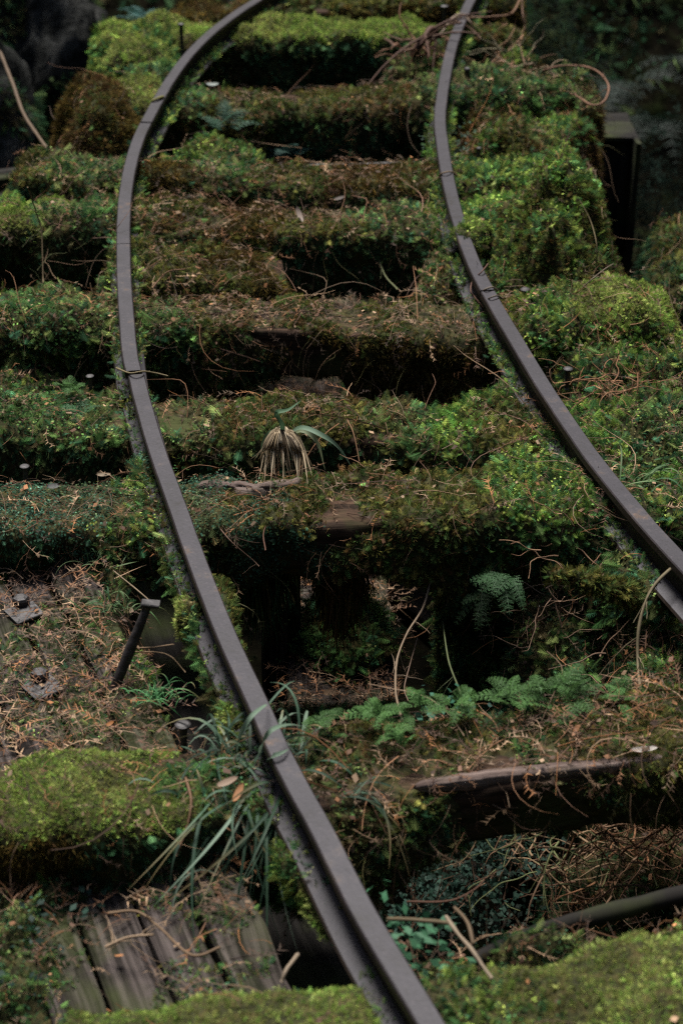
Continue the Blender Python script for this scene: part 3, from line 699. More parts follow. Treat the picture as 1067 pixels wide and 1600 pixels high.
sleeper([(150, 46), (820, 38)], (150, 820), .18, .14, [
    (150, .03, .04, .03, 'bright', 'lush', 0), (220, .045, .05, .04, 'bright', 'lush', 0), (300, .02, .03, .03, 'bright', 'green', .1), (380, .03, .03, .02, 'bright', 'dark', 0), (500, .025, .02, .02, 'bright', 'dark', 0), (650, .02, .02, .02, 'bright', 'dark', .2),
    (700, .01, .02, .02, 'olive', 'dark', 1.5), (820, .03, .03, .03, 'olive', 'dark', 1)],
    'far sleeper capped along its length with smooth vivid green moss', seed=10, lit=600)
sleeper([(265, 8), (820, -15)], (262, 800), .17, .14, [
    (262, .03, .03, .03, 'brown', 'brown', .2), (400, .02, .02, .02, 'olive', 'brown', .2), (800, .02, .02, .02, 'olive', 'brown', .5)],
    'farthest sleeper, brown moss, cut by the top edge of the photo', seed=11, lit=300)

# ------------------------------------------------------------------ hummocks and banks between them
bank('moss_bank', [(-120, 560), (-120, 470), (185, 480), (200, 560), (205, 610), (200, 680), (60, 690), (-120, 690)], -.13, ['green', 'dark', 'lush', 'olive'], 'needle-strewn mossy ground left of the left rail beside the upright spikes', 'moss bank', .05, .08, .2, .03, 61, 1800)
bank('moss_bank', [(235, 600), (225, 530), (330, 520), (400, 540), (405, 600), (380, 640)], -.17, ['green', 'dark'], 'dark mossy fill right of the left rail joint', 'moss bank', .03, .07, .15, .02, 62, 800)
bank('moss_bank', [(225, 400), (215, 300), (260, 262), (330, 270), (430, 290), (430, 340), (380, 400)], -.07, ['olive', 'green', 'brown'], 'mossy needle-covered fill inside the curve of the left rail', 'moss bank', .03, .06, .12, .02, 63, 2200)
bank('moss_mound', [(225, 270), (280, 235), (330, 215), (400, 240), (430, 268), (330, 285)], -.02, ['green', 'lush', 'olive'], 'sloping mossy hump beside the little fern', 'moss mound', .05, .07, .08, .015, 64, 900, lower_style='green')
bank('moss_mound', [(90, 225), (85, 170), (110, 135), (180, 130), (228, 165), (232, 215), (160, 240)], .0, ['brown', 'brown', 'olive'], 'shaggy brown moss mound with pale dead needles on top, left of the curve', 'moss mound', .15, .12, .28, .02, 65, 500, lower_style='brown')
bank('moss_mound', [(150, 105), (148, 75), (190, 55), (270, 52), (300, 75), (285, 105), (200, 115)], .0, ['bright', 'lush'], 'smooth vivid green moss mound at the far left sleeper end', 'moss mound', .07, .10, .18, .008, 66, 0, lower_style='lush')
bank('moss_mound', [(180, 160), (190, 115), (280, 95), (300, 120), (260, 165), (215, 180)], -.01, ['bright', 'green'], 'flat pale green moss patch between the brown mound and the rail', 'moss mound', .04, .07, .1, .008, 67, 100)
# right side
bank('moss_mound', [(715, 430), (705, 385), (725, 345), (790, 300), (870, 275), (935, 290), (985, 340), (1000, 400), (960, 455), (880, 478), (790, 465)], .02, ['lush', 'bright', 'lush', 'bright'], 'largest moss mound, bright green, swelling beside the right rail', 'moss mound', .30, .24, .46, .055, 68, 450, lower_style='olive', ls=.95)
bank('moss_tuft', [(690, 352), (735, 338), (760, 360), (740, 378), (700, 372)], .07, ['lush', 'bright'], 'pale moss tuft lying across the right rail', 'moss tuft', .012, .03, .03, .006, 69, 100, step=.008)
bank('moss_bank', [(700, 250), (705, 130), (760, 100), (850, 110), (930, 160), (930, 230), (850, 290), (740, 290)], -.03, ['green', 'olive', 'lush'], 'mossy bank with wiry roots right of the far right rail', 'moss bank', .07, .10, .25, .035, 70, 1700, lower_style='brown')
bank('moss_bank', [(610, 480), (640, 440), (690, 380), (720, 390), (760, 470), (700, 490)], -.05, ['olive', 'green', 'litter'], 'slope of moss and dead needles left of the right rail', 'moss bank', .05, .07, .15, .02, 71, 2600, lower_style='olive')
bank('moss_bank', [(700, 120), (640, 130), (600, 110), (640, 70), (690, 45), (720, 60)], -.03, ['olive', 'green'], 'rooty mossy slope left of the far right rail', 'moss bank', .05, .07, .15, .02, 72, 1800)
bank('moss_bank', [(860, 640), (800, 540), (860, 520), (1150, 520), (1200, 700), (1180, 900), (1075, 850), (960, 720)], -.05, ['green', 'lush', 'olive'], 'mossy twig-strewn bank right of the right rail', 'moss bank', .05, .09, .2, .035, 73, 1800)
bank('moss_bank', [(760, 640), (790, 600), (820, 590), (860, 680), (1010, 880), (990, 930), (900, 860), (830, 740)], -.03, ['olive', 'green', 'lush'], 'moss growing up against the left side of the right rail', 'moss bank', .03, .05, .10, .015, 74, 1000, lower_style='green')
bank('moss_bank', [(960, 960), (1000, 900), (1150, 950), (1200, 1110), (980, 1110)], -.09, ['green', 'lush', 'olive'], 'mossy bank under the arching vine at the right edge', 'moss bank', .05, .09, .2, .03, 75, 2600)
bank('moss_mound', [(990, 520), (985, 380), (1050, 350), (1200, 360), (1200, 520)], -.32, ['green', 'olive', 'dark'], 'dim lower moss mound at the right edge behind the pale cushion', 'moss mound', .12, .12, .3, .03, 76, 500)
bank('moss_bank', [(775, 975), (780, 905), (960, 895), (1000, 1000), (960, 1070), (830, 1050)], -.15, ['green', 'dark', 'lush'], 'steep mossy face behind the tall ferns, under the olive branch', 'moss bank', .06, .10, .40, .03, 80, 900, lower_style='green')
# outside left low growth
bank('moss_bank', [(-150, 1330), (60, 1310), (165, 1345), (205, 1500), (150, 1640), (-150, 1640)], -.10, ['dark', 'green', 'teal'], 'dark leafy slope at the lower left corner', 'moss bank', .04, .09, .25, .04, 77, 900, lower_style='dark')
bank('moss_bank', [(660, 1560), (640, 1480), (760, 1440), (1067, 1420), (1200, 1420), (1200, 1540)], -.10, ['dark', 'green', 'olive'], 'green fill behind the nearest cushion and in front of the fallen pole', 'moss bank', .02, .07, .2, .025, 78, 1500, lower_style='dark')
bank('moss_bank', [(830, 1380), (850, 1290), (960, 1270), (1150, 1280), (1150, 1400)], -.3, ['olive', 'dark', 'litter'], 'needle-strewn mossy slope in the pit at the right edge', 'moss bank', .05, .1, .25, .03, 79, 2600)

# moss strips along rail feet
def strip(px, z, w, styles, label, seed, hang=.03, lit=200, name='moss_strip'):
    C = catmull([W(x, y, z) for x, y in px], 8)
    def o(V, N, u, ny, nz): return fbm(V, 9, seed, 3) * .014 + fbm(V, 30, seed + 2, 2) * .005, 0
    V, F, g, off, uu = section_sweep(C, w, w * .9 + hang, 2.4, o, .012, 30, .05); F = fix_winding(V, F)
    mb = MB(); mb.add(V, F, (1, 1, 1), 0, True); P, idx, Nf = sample(V, F, 40000); N = nrm(Nf[idx] * .5 + vnormals(V, F)[F[idx, 0]] * .5)
    s = np.clip(((vnoise(P, 7, seed + 40) * .5 + .5) * len(styles)).astype(int), 0, len(styles) - 1)
    for i, sn in enumerate(styles):
        q = (s == i) & (rng.random(len(P)) < STY[sn][1] / 40000.); style_emit(mb, P[q], N[q], sn, ls=1.1)
    o = mb.build(name, [SOIL, MOSS]); litter_on(V, F, lit, .03); return tag(o, label, 'moss')
strip([(224, 690), (250, 780), (274, 870)], .02, .035, ['lush', 'green', 'teal'], 'moss strip left of the left rail above the dark gap', 81)
strip([(272, 870), (299, 950), (328, 1030), (358, 1100), (392, 1165)], .018, .024, ['lush', 'green', 'bright'], 'ferny light green moss fringe hanging along the left rail over the dark gap', 82, .03)
strip([(842, 650), (880, 715), (930, 785), (985, 860), (1040, 930)], .012, .05, ['olive', 'green', 'olive'], 'olive moss fringe filling the left side of the right rail', 83)
strip([(440, 1290), (470, 1350), (500, 1410), (515, 1450)], -.0, .03, ['bright', 'lush'], 'short bright moss strip on the lower rail foot near the front', 84, .01, 50)
strip([(372, 1010), (350, 940), (330, 890)], -.01, .03, ['olive', 'dark'], 'thin olive moss clinging to the right side of the left rail', 85, .03)

# ------------------------------------------------------------------ decking left of the left rail
dk = thing('walkway_deck', 'weathered grey deck boards scattered with needles, outside the left rail', 'decking', W(100, 1100, -.12))
near, far_ = W(345, 1420, -.07), W(120, 1000, -.07); dd = nrm(W(395, 1380, -.07) - W(225, 1000, -.07)); side = np.array([-dd[1], dd[0], 0]) * 1.0
if side[0] > 0: side = -side
E0 = W(215, 960, -.07); dk_surf = []
e_near = W(488, 1600, -.07); e_far = W(132, 860, -.07); L = np.linalg.norm(e_near - e_far); dd = nrm(e_near - e_far); side = np.array([dd[1], -dd[0], 0]); side = side if side[0] < 0 else -side
offs = 0
for k, wd in enumerate([.07, .062, .075, .066, .12, .13, .14]):
    c = e_far + dd * (L / 2) + side * (offs + wd / 2); offs += wd + .007
    cut = [0, .006, 0, .02, .22, .24, .24][k]; L2 = L / 2 - cut
    c = c - dd * cut
    mb = MB(); V, F = box(mb, c - np.array([0, 0, .02 + .004 * ((k * 3) % 4)]), dd * L2, side * wd / 2, np.array([0, 0, .02]), .004, cg=k * 3.1)
    mb.build('deck_board', PLANK, dk); dk_surf.append((V, F, k))
mbm = MB()
for V, F, k in dk_surf:
    # subdivide top into a fine sheet for sampling
    P, idx, Nf = sample(V, F, 26000); N = Nf[idx]; x, y, _ = proj(P)
    q = (N[:, 2] > .6) & (vnoise(P * [1, 1, 0], 11, 91) + .5 * vnoise(P, 40, 92) - .55 * ((x > 190) & (y > 1090) & (y < 1190)) - .0 * (y > 1330) > -.1)
    q = q & (vnoise(P * [2.2, 1, 1], 9, 191) > -.25); q2 = q & (rng.random(len(P)) < .55); style_emit(mbm, P[q2], N[q2], 'green', 0, ls=.75); q3 = q & ~q2; style_emit(mbm, P[q3], N[q3], 'olive', 0, ls=.7)
    ms = None
    litter_on(V, F, 1500, .05, kinds=(('litter', .6), ('stick', .25), ('chip', .15)), mul=np.where(V[F].mean(1)[:, 1] < W(0, 1300)[1], 0.6, 1.15) * (.25 + 1.3 * (vnoise(V[F].mean(1), 7, 12) > -.2)))
mbm.build('moss', MOSS, dk)
bank('moss_patch', [(120, 880), (20, 870), (-80, 860), (-80, 840), (180, 850), (215, 880), (200, 930), (170, 920)], -.06, ['dark', 'green', 'teal'], 'dark mossy edge between the deck and the broad sleeper', 'moss patch', .02, .05, .05, .01, 93, 1500)
bank('moss_patch', [(205, 1090), (190, 1010), (212, 995), (238, 1045), (285, 1115), (280, 1135), (240, 1110)], -.065, ['lush', 'green', 'bright'], 'fresh green moss rim along the deck edge by the leaning spike', 'moss patch', .015, .04, .05, .008, 94, 700, lower_style='green')

# ------------------------------------------------------------------ spikes and bolts
def spike(px, py, h, r, label, lean=(0, 0), z=0.0, head=1.9, sq=False, tail=.03):
    p = W(px, py, z + h); d = nrm(np.array([lean[0], lean[1], 1.0])); base = p - d * (h + tail)
    root = thing('track_spike', label, 'track spike', base, 'iron spikes and bolts')
    mb = MB(); n = 4 if sq else 10; pts = [base + d * (h + tail) * t for t in np.linspace(0, 1, 9)]
    tube(mb, pts, r * .8, r, (1, 1, 1), n, not sq, lump=.12, seed=px); mb.build('shank', IRON, root)
    mb = MB(); q = [p + d * t for t in (-r * .5, -r * .2, r * .25, r * .5, r * .62)]; P = np.array(q)
    rr = np.array([1.1, head, head, head * .75, head * .3]) * r; an = np.arange(12) * math.pi / 6; A = nrm(np.cross(d, [0, 1, 0.1])); B = np.cross(d, A)
    V = P[:, None] + rr[:, None, None] * (A[None, None] * np.cos(an)[None, :, None] + B[None, None] * np.sin(an)[None, :, None])
    V = V.reshape(-1, 3); F = fix_winding(V, np.vstack([tri(grid_faces(5, 12, True)), [(48, 48 + j, 49 + j) for j in range(1, 11)]]))
    mb.add(V, F, (1, 1, 1), 0, False); mb.build('head', IRON, root); return root
spike(39, 729, .035, .0045, 'spike with a pale round head at the left edge, on the teal-leaved sleeper')
spike(141, 588, .045, .0042, 'spike standing in the moss left of the rail joint')
spike(286, 1133, .05, .006, 'round-headed spike at the deck corner beside the dark gap', z=-.05)
# leaning long spike
b0, b1 = W(180, 1074, -.065), W(232, 945, -.065 + .13)
r_ = thing('track_spike', 'long rusty spike leaning over the dark gap', 'track spike', b0, 'iron spikes and bolts')
dl = nrm(b1 - b0); mb = MB(); tube(mb, [b0 - dl * .01 + (b1 - b0 + dl * .01) * t for t in np.linspace(0, 1, 14)], .0072, .0062, (1, 1, 1), 9, True, .35, 4); mb.build('shank', IRON, r_)
mb = MB(); box(mb, b1 + np.array([.002, 0, 0]), np.array([.0125, 0, -.003]), np.array([0, .009, 0]), np.array([.001, 0, .003]), .0015); mb.build('head', IRON, r_)
spike(748, 232, .05, .006, 'dark stub bolt in front of the root bank right of the rail', head=1.15)
spike(820, 453, .012, .007, 'dark bolt head on the needle-topped sleeper, right of the right rail', z=.04, head=1.5)
spike(887, 577, .012, .006, 'dark round bolt sunk in the moss right of the right rail', z=.03, head=1.6)
spike(283, 38, .10, .006, 'upright spike on the vivid green far sleeper, left of the rail', z=.0, head=1.6)
spike(694, 10, .09, .006, 'pale-topped spike left of the far right rail', head=2.0)
spike(730, 108, .08, .008, 'black spike close to the right side of the far right rail', head=1.1)
def bolt(px, py, plate, label, r=.0145):
    p = W(px, py, -.061); root = thing('bolt', label, 'bolt', p - np.array([0, 0, .04]), 'iron spikes and bolts')
    mb = MB(); P = np.array([p - np.array([0, 0, .02]), p, p + np.array([0, 0, .004]), p + np.array([0, 0, .006])]); rr = np.array([1, 1, .85, .5]) * r
    an = np.arange(6) * math.pi / 3 + .3; V = (P[:, None] + rr[:, None, None] * np.stack([np.cos(an), np.sin(an), an * 0], 1)[None]).reshape(-1, 3)
    F = fix_winding(V, np.vstack([tri(grid_faces(4, 6, True)), [(18, 18 + j, 19 + j) for j in range(1, 5)]])); mb.add(V, F); mb.build('nut', IRON, root)
    if plate:
        mb = MB(); c = p - np.array([-.008, .022, .012]); box(mb, c, nrm(np.array([1, .8, 0])) * .024, nrm(np.array([-.8, 1, 0])) * .024, np.array([0, 0, .0025]), .001); mb.build('washer_plate', IRON, root)
bolt(33, 936, True, 'hexagonal nut on a square washer plate at the left of the deck')
bolt(62, 1052, True, 'rusted nut half under moss, nearer on the deck')

# ------------------------------------------------------------------ posts wrapped in moss, hanging beards
def mossy_post(px, py, z0, z1, w, label, seed, sty='dark', yoff=.03):
    p = W(px, py, z0); a = np.array([p[0], p[1] + yoff, z0]); b = np.array([p[0] + .01, p[1] + yoff + .02, z1])
    n = 60; t = np.linspace(0, 1, n)[:, None]; C = a + (b - a) * t; m = 30; an = np.linspace(0, 2 * math.pi, m, endpoint=False)
    D = np.stack([np.cos(an), np.sin(an), an * 0], 1); V0 = C[:, None] + D[None] * w / 2
    r = 1 + .25 * fbm(V0 * [1, 1, .35], 14, seed, 3); V = (C[:, None] + D[None] * (w / 2) * r[..., None]).reshape(-1, 3)
    F = fix_winding(V, tri(grid_faces(n, m, True))); root = thing('mossy_post', label, 'post', b)
    beamm = beam(a, b, w * .6, w * .6, (0, 1, 0)); beamm.build('timber', DARKWOOD, root)
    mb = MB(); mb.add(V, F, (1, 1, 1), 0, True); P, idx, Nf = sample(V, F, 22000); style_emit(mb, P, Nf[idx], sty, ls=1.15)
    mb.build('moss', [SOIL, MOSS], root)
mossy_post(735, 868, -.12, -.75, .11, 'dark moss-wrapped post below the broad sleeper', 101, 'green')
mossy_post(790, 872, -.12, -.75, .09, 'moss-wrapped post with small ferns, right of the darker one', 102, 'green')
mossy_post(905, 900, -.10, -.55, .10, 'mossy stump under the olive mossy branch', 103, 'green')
def beard(px, py, z, w, L, label, seed, n=900, col='brown'):
    rr = np.random.default_rng(seed); mb = MB(); p = W(px, py, z); pal = PAL[col]
    for k in range(n):
        x = rr.normal(0, w * .42); y = rr.normal(0, .02); l = L * rr.uniform(.5, 1.15) * math.exp(-(x / w) ** 2 * 1.2); q = p + np.array([x, y, rr.normal(0, .012)])
        t = np.linspace(0, 1, 6)[:, None]; dx = rr.normal(0, .012)
        pts = q + t * np.array([dx, rr.normal(0, .012), -l]) + np.cumsum(rr.normal(0, .0022, (6, 3)), 0)
        ribbon(mb, pts, .0028, np.array(pal[rr.integers(len(pal))]) * rr.uniform(.8, 2.2), 0, np.array([0, 1, 0]))
    P = p + np.stack([rr.normal(0, w * .4, n * 2), rr.normal(0, .02, n * 2), -np.abs(rr.normal(0, L * .4, n * 2))], 1)
    style_emit(mb, P, nrm(rr.normal(0, 1, P.shape) + [0, -1, -.5]), 'dark', 0)
    o = mb.build('hanging_moss', MOSS, origin=p); tag(o, label, 'hanging moss')
beard(530, 880, -.13, .05, .15, 'dark brown moss beard hanging from the broad sleeper over the sunken plank', 111, 800)
beard(400, 880, -.13, .07, .14, 'thin dark moss hanging under the broad sleeper by the left rail', 112, 500, 'dark')
beard(640, 545, -.12, .16, .10, 'ragged brown moss curtain under the needle-topped sleeper', 113, 1500)

# ------------------------------------------------------------------ grass
GG = [(.03, .075, .03), (.05, .10, .035), (.08, .12, .05), (.025, .055, .02)]; GT = [(.02, .045, .026), (.045, .08, .05), (.013, .03, .016), (.10, .14, .10)]
tr = thing('grass_tuft', 'drooping grass tuft with dry straw skirt on the broad sleeper', 'grass tuft', W(440, 690, -.02))
def free_ribbon(mb, px, w, c, tw=0): ribbon(mb, catmull([W(*p) for p in px], 6), w, c, tw, np.array([0, -.6, 0]))
mb = MB()
for k in range(80):
    t = rng.uniform(-1, 1); c = np.array([(.34, .26, .16), (.46, .37, .25), (.2, .15, .09), (.14, .1, .06)][rng.integers(4)]) * rng.uniform(.6, 1.1); y = rng.uniform(-4, 4)
    free_ribbon(mb, [(440 + t * 4, 686 + y, .06), (440 + t * 15, 668 + abs(t) * 9 + y, .08), (441 + t * 33, 694 + abs(t) * 8 + y, .06), (442 + t * 44 + rng.normal(0, 6), 742 + rng.normal(0, 18), -.0 + rng.uniform(0, .02))], rng.uniform(.003, .0065), c, rng.normal(0, .8))
mb.build('dried_leaves', LEAF, tr)
mb = MB()
for px, c in [([(440, 690, .05), (441, 665, .09), (432, 645, .12), (450, 640, .125), (470, 626, .13)], (.05, .10, .05)), ([(438, 690, .05), (437, 675, .07), (439, 710, .03), (447, 745, -.03)], (.14, .16, .10)),
              ([(442, 688, .05), (468, 668, .09), (500, 678, .09), (530, 700, .06), (556, 742, -.01)], (.10, .15, .10)), ([(442, 688, .05), (470, 672, .08), (495, 690, .06), (508, 735, -.01)], (.12, .14, .08)),
              ([(438, 690, .05), (425, 675, .07), (412, 690, .05), (408, 712, .02)], (.07, .12, .06)), ([(445, 690, .05), (462, 690, .06), (474, 715, .03), (484, 742, -.01)], (.06, .09, .04))]:
    free_ribbon(mb, px, .0095, c)
mb.build('green_leaves', LEAF, tr)
G = 'grass clumps sprouting between the sleepers'
grass((395, 1190, .0), 100, .17, 'dense blue-green grass clump against the left rail in front of the deck', GT, 1, .006, spread=.035, group=G)
grass((350, 1265, -.03), 90, .16, 'grass clump below the dense one, arching left over the deck', GT, 2, .006, az=(3.0, .8), group=G, spread=.04)
grass((405, 1235, .0), 40, .2, 'long blades trailing down beside the rail foot', GT, 12, .006, az=(-1.6, .35), group=G, rise=(.1, .6), spread=.03)
grass((230, 1310, -.06), 60, .15, 'loose grass arching in the shade under the bright moss hump', GT, 3, .005, az=(2.4, .9), group=G, spread=.05)
grass((90, 1360, -.1), 60, .15, 'grass clump at the left edge of the sunken deck', GT, 4, .006, az=(-1.2, 1.4), group=G, spread=.05)
grass((150, 870, -.05), 40, .09, 'short green grass at the far end of the deck', GG, 5, .0035, group=G, spread=.025)
grass((175, 950, -.06), 46, .07, 'fine grass fringing the deck edge above the leaning spike', GG, 6, .003, group=G, spread=.025)
grass((245, 1090, -.05), 60, .065, 'bright green grass tussock at the deck edge by the round-headed spike', [(.03, .11, .035), (.05, .14, .05)], 7, .003, group=G, spread=.02)
grass((990, 760, .02), 16, .16, 'green blades beside the right rail at the right edge', GG, 8, .006, group=G, az=(.6, .9))
grass((1030, 790, .0), 20, .13, 'dry straw-coloured grass near the right edge', [(.2, .15, .09), (.28, .2, .12)], 9, .005, group=G, az=(-.3, 1.2), rise=(.2, .9))
grass((560, 1240, .0), 10, .10, 'few blades hanging right of the rail in front of the pit', GT, 10, .0045, group=G, az=(.2, .5), rise=(0, .5))
grass((620, 1330, -.15), 6, .14, 'thin blades reaching into the pit beside the rail', GT, 11, .005, group=G, az=(2.9, .5), rise=(.2, .6))
for i, px in enumerate([[(370, 1175, .03), (375, 1150, .08), (392, 1120, .11), (414, 1102, .105), (418, 1101, .08)], [(405, 1180, .03), (410, 1160, .09), (425, 1140, .115), (450, 1132, .10), (475, 1135, .06)], [(418, 1190, .04), (424, 1182, .08), (440, 1176, .085), (452, 1170, .079)]]):
    mb = MB(); free_ribbon(mb, px, .0065, (.11, .16, .11)); tag(mb.build('grass_strand', LEAF), ['thin blade looping over the left rail, farthest of three', 'arched blade crossing the left rail, middle of three', 'short blade lying on the left rail, nearest of three'][i], 'grass blade', 'blades crossing the rail')

# ------------------------------------------------------------------ ferns
def frond(mb, p, az, L, rise, col, n=13, wmax=.24, droop=.5, roll=0):
    path = blade_path(p, az, L, rise, droop, 24); T = nrm(np.gradient(path, axis=0)); S = nrm(np.cross(T, [0, 0, 1.0])); U = np.cross(S, T); S = nrm(S * math.cos(roll) + U * math.sin(roll))
    ribbon(mb, path, .0022, np.array(col) * .6)
    for k in range(n):
        t = .14 + .84 * k / n; i = int(t * 23); l = L * wmax * (1 - t) ** .75 * min(1, .5 + t * 3) * rng.uniform(.85, 1.1) + .003
        for s in (-1, 1):
            d = nrm(S[i] * s + T[i] * .45 + np.array([0, 0, -.12])); q = path[i]; u = nrm(np.cross(d, U[i]))
            m = 5; V = []; F = []
            for j in range(m):
                tt = (j + .5) / m; c = q + d * l * tt; w2 = l * .13 * (1 - tt * .75) + .0009
                for e in (-1, 1):
                    a0 = len(V); V += [c - d * l * .09, c + d * l * .09, c + u * e * w2 + d * l * .10 + np.array([0, 0, rng.uniform(-.0015, .0015)])]; F.append((a0, a0 + 1, a0 + 2))
            mb.add(V, F, np.array(col) * rng.uniform(.75, 1.25), 0)
def fern(px, nf, L, label, col, seed, group=None, az=None, rise=(.5, 1.1), name='fern'):
    global rng
    rr = np.random.default_rng(seed); p = W(*px); root = thing(name, label, 'fern', p, group)
    for k in range(nf + 2):
        mb = MB(); a = (k + rr.uniform(-.3, .3)) * 6.283 / nf + seed if az is None else rr.normal(*az)
        frond(mb, p + rr.normal(0, .008, 3), a, L * rr.uniform(.75, 1.2), rr.uniform(*rise), np.array(col) * rr.uniform(.8, 1.2), roll=rr.normal(0, .25)); mb.build('frond', LEAF, root)
FG = 'small ferns along the back edge of the sleeper'
FC = (.05, .11, .03)
for i, (x, y, s, lab) in enumerate([(505, 1150, .8, 'small fern just right of the left rail'), (580, 1140, .9, 'fern in front of the dark moss mound, left end of the row'), (650, 1128, .8, 'dark low fern beside the pinnate seedling'),
      (712, 1122, 1.0, 'fern in the middle of the row'), (795, 1108, 1.1, 'taller fern right of the middle one'), (850, 1095, 1.25, 'tallest fern of the row, tips against the dark pit'), (905, 1108, 1.15, 'bushy fern right of the tallest'), (965, 1105, .8, 'small fern at the row\'s right end below the vine'), (620, 1165, .6, 'tiny fern in the needles in front of the row')]):
    fern((x, y - 16, .03), 7, .055 * s, lab, tuple(np.array(FC) * (.8 + .08 * ((i * 5) % 6))), 20 + i, FG, rise=(.3, 1.25))
fern((350, 200, .0), 6, .11, 'blue-green fern frond cluster beside the far left rail', (.03, .07, .042), 41, az=(1.9, .9))
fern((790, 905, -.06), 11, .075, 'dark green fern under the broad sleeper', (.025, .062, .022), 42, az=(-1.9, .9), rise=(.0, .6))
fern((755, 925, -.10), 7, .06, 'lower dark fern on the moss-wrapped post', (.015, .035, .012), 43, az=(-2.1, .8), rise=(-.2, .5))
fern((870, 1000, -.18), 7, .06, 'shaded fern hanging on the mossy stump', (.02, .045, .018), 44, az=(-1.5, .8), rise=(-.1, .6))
fern((720, 815, .0), 6, .05, 'tiny fern sprig on the broad sleeper right of centre', FC, 45)
fern((455, 245, -.12), 5, .11, 'shaded fern in the far gap between sleepers', (.03, .07, .055), 46)
fern((225, 30, -.1), 7, .13, 'blue-green fern at the top edge, left of the vivid moss', (.03, .085, .075), 47)
fern((110, 615, .02), 6, .05, 'small fern by the spike in the moss on the left', FC, 48)
fern((125, 655, -.0), 6, .06, 'low fern tuft at the left below the spike', (.04, .10, .04), 49)
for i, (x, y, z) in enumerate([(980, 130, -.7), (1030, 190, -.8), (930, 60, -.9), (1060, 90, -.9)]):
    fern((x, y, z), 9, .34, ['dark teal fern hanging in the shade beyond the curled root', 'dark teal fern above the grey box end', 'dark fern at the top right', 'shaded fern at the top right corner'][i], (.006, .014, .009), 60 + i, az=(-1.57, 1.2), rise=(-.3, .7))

# ------------------------------------------------------------------ leafy shrub, thicket in the pit
def shrub(px, rad, n, label, cols, seed, leaf=.010, name='leafy_shrub', stems=14):
    rr = np.random.default_rng(seed); c = W(*px); root = thing(name, label, 'shrub', c - np.array([0, 0, rad[2]]))
    ms, ml = MB(), MB()
    for k in range(stems):
        e = c + rr.normal(0, .5, 3) * rad; b = c + np.array([rr.normal(0, rad[0] * .3), rr.normal(0, .02), -rad[2] * 1.6])
        pts = catmull([b, (b + e) / 2 + rr.normal(0, .015, 3), e], 6); tube(ms, pts, .0016, .0006, np.array((.09, .05, .03)) * rr.uniform(.6, 1.3), 5)
        m = n // stems; t = rr.uniform(.3, 1, m)
        P = np.stack([np.interp(t, np.linspace(0, 1, len(pts)), pts[:, j]) for j in range(3)], 1) + rr.normal(0, .022, (m, 3))
        C = np.array(cols)[rr.integers(0, len(cols), m)] * rr.uniform(.6, 1.4, (m, 1))
        instance(ml, 'leaves', P, nrm(rr.normal(0, .5, (m, 3)) + [0, -.3, 1]), rr.normal(0, 1, (m, 3)), leaf * 2.2 * rr.uniform(.6, 1.3, m), C)
    ms.build('stems', TWIG, root); ml.build('leaves', MOSS if name == 'dark_shrub' else LEAF, root)
TC = [(.012, .032, .022), (.022, .05, .034), (.010, .022, .014)]
shrub((740, 1330, -.33), (.13, .10, .07), 420, 'dark blue-green small-leaved shrub in the pit', TC, 1, .011)
shrub((660, 1390, -.28), (.07, .06, .06), 130, 'leafy shoots close to the rail in the pit', TC, 2, .011)
shrub((625, 1420, -.03), (.018, .018, .025), 14, 'little round-leaved shoot beside the rail', [(.04, .12, .06)], 3, .016, stems=3)
shrub((650, 1480, -.02), (.03, .02, .02), 20, 'second round-leaved shoot lower beside the rail', [(.035, .10, .05)], 4, .015, stems=4)
shrub((50, 1500, -.1), (.09, .10, .08), 320, 'dark leafy shrub in the lower left corner', TC + [(.06, .10, .06)], 5, .013)
shrub((690, 1115, -.03), (.02, .02, .035), 12, 'round-leaved seedling left of the fern row', [(.03, .10, .06), (.05, .11, .09)], 6, .016, stems=3)
shrub((700, 215, -.02), (.05, .05, .04), 90, 'pale-leaved climber left of the far right rail', [(.05, .09, .05), (.03, .06, .04)], 7, .010)
def tangle(px, rad, n, label, seed, r=.0018, L=.16, cols=((.12, .07, .04), (.19, .125, .07), (.08, .09, .035))):
    rr = np.random.default_rng(seed); c = W(*px); mb = MB()
    for k in range(n):
        p = c + rr.normal(0, .45, 3) * rad; d = nrm(rr.normal(0, 1, 3) * [1, .6, .7]); pts = [p]
        for j in range(7): d = nrm(d + rr.normal(0, .28, 3)); pts.append(pts[-1] + d * L * rr.uniform(.5, 1.2) / 7)
        tube(mb, catmull(pts, 3), r * rr.uniform(.5, 1.2), r * .3, np.array(cols[rr.integers(len(cols))]) * rr.uniform(.6, 1.3), 5)
    o = mb.build('twig_tangle', TWIG, origin=c); return tag(o, label, 'twigs')
tangle((880, 1330, -.27), (.17, .10, .10), 80, 'tangle of thin bent twigs in the pit below the bare timber edge', 1)
tangle((790, 1300, -.30), (.10, .08, .08), 30, 'sparser twigs left of the big tangle in the pit', 2)
tangle((1010, 1320, -.25), (.10, .10, .08), 60, 'orange-brown dead twigs in the pit at the right edge', 3, cols=((.16, .075, .035), (.10, .05, .028)))
tangle((880, 950, -.12), (.10, .08, .06), 60, 'dry twigs caught under the olive mossy branch', 4, .0015, .11, cols=((.22, .14, .09), (.13, .08, .05)))
tangle((900, 840, -.02), (.13, .06, .05), 60, 'dry twigs strewn at the right end of the broad sleeper', 5, .0014, .10, cols=((.24, .14, .08), (.14, .07, .04)))
tangle((1010, 1040, -.12), (.07, .07, .07), 40, 'brown twigs behind the arching vine', 6, .0016, .12, cols=((.2, .11, .06), (.13, .08, .05)))
tangle((960, 600, .02), (.12, .10, .03), 46, 'fine brown twigs lying on the moss right of the right rail', 7, .0013, .10, cols=((.2, .10, .05),))
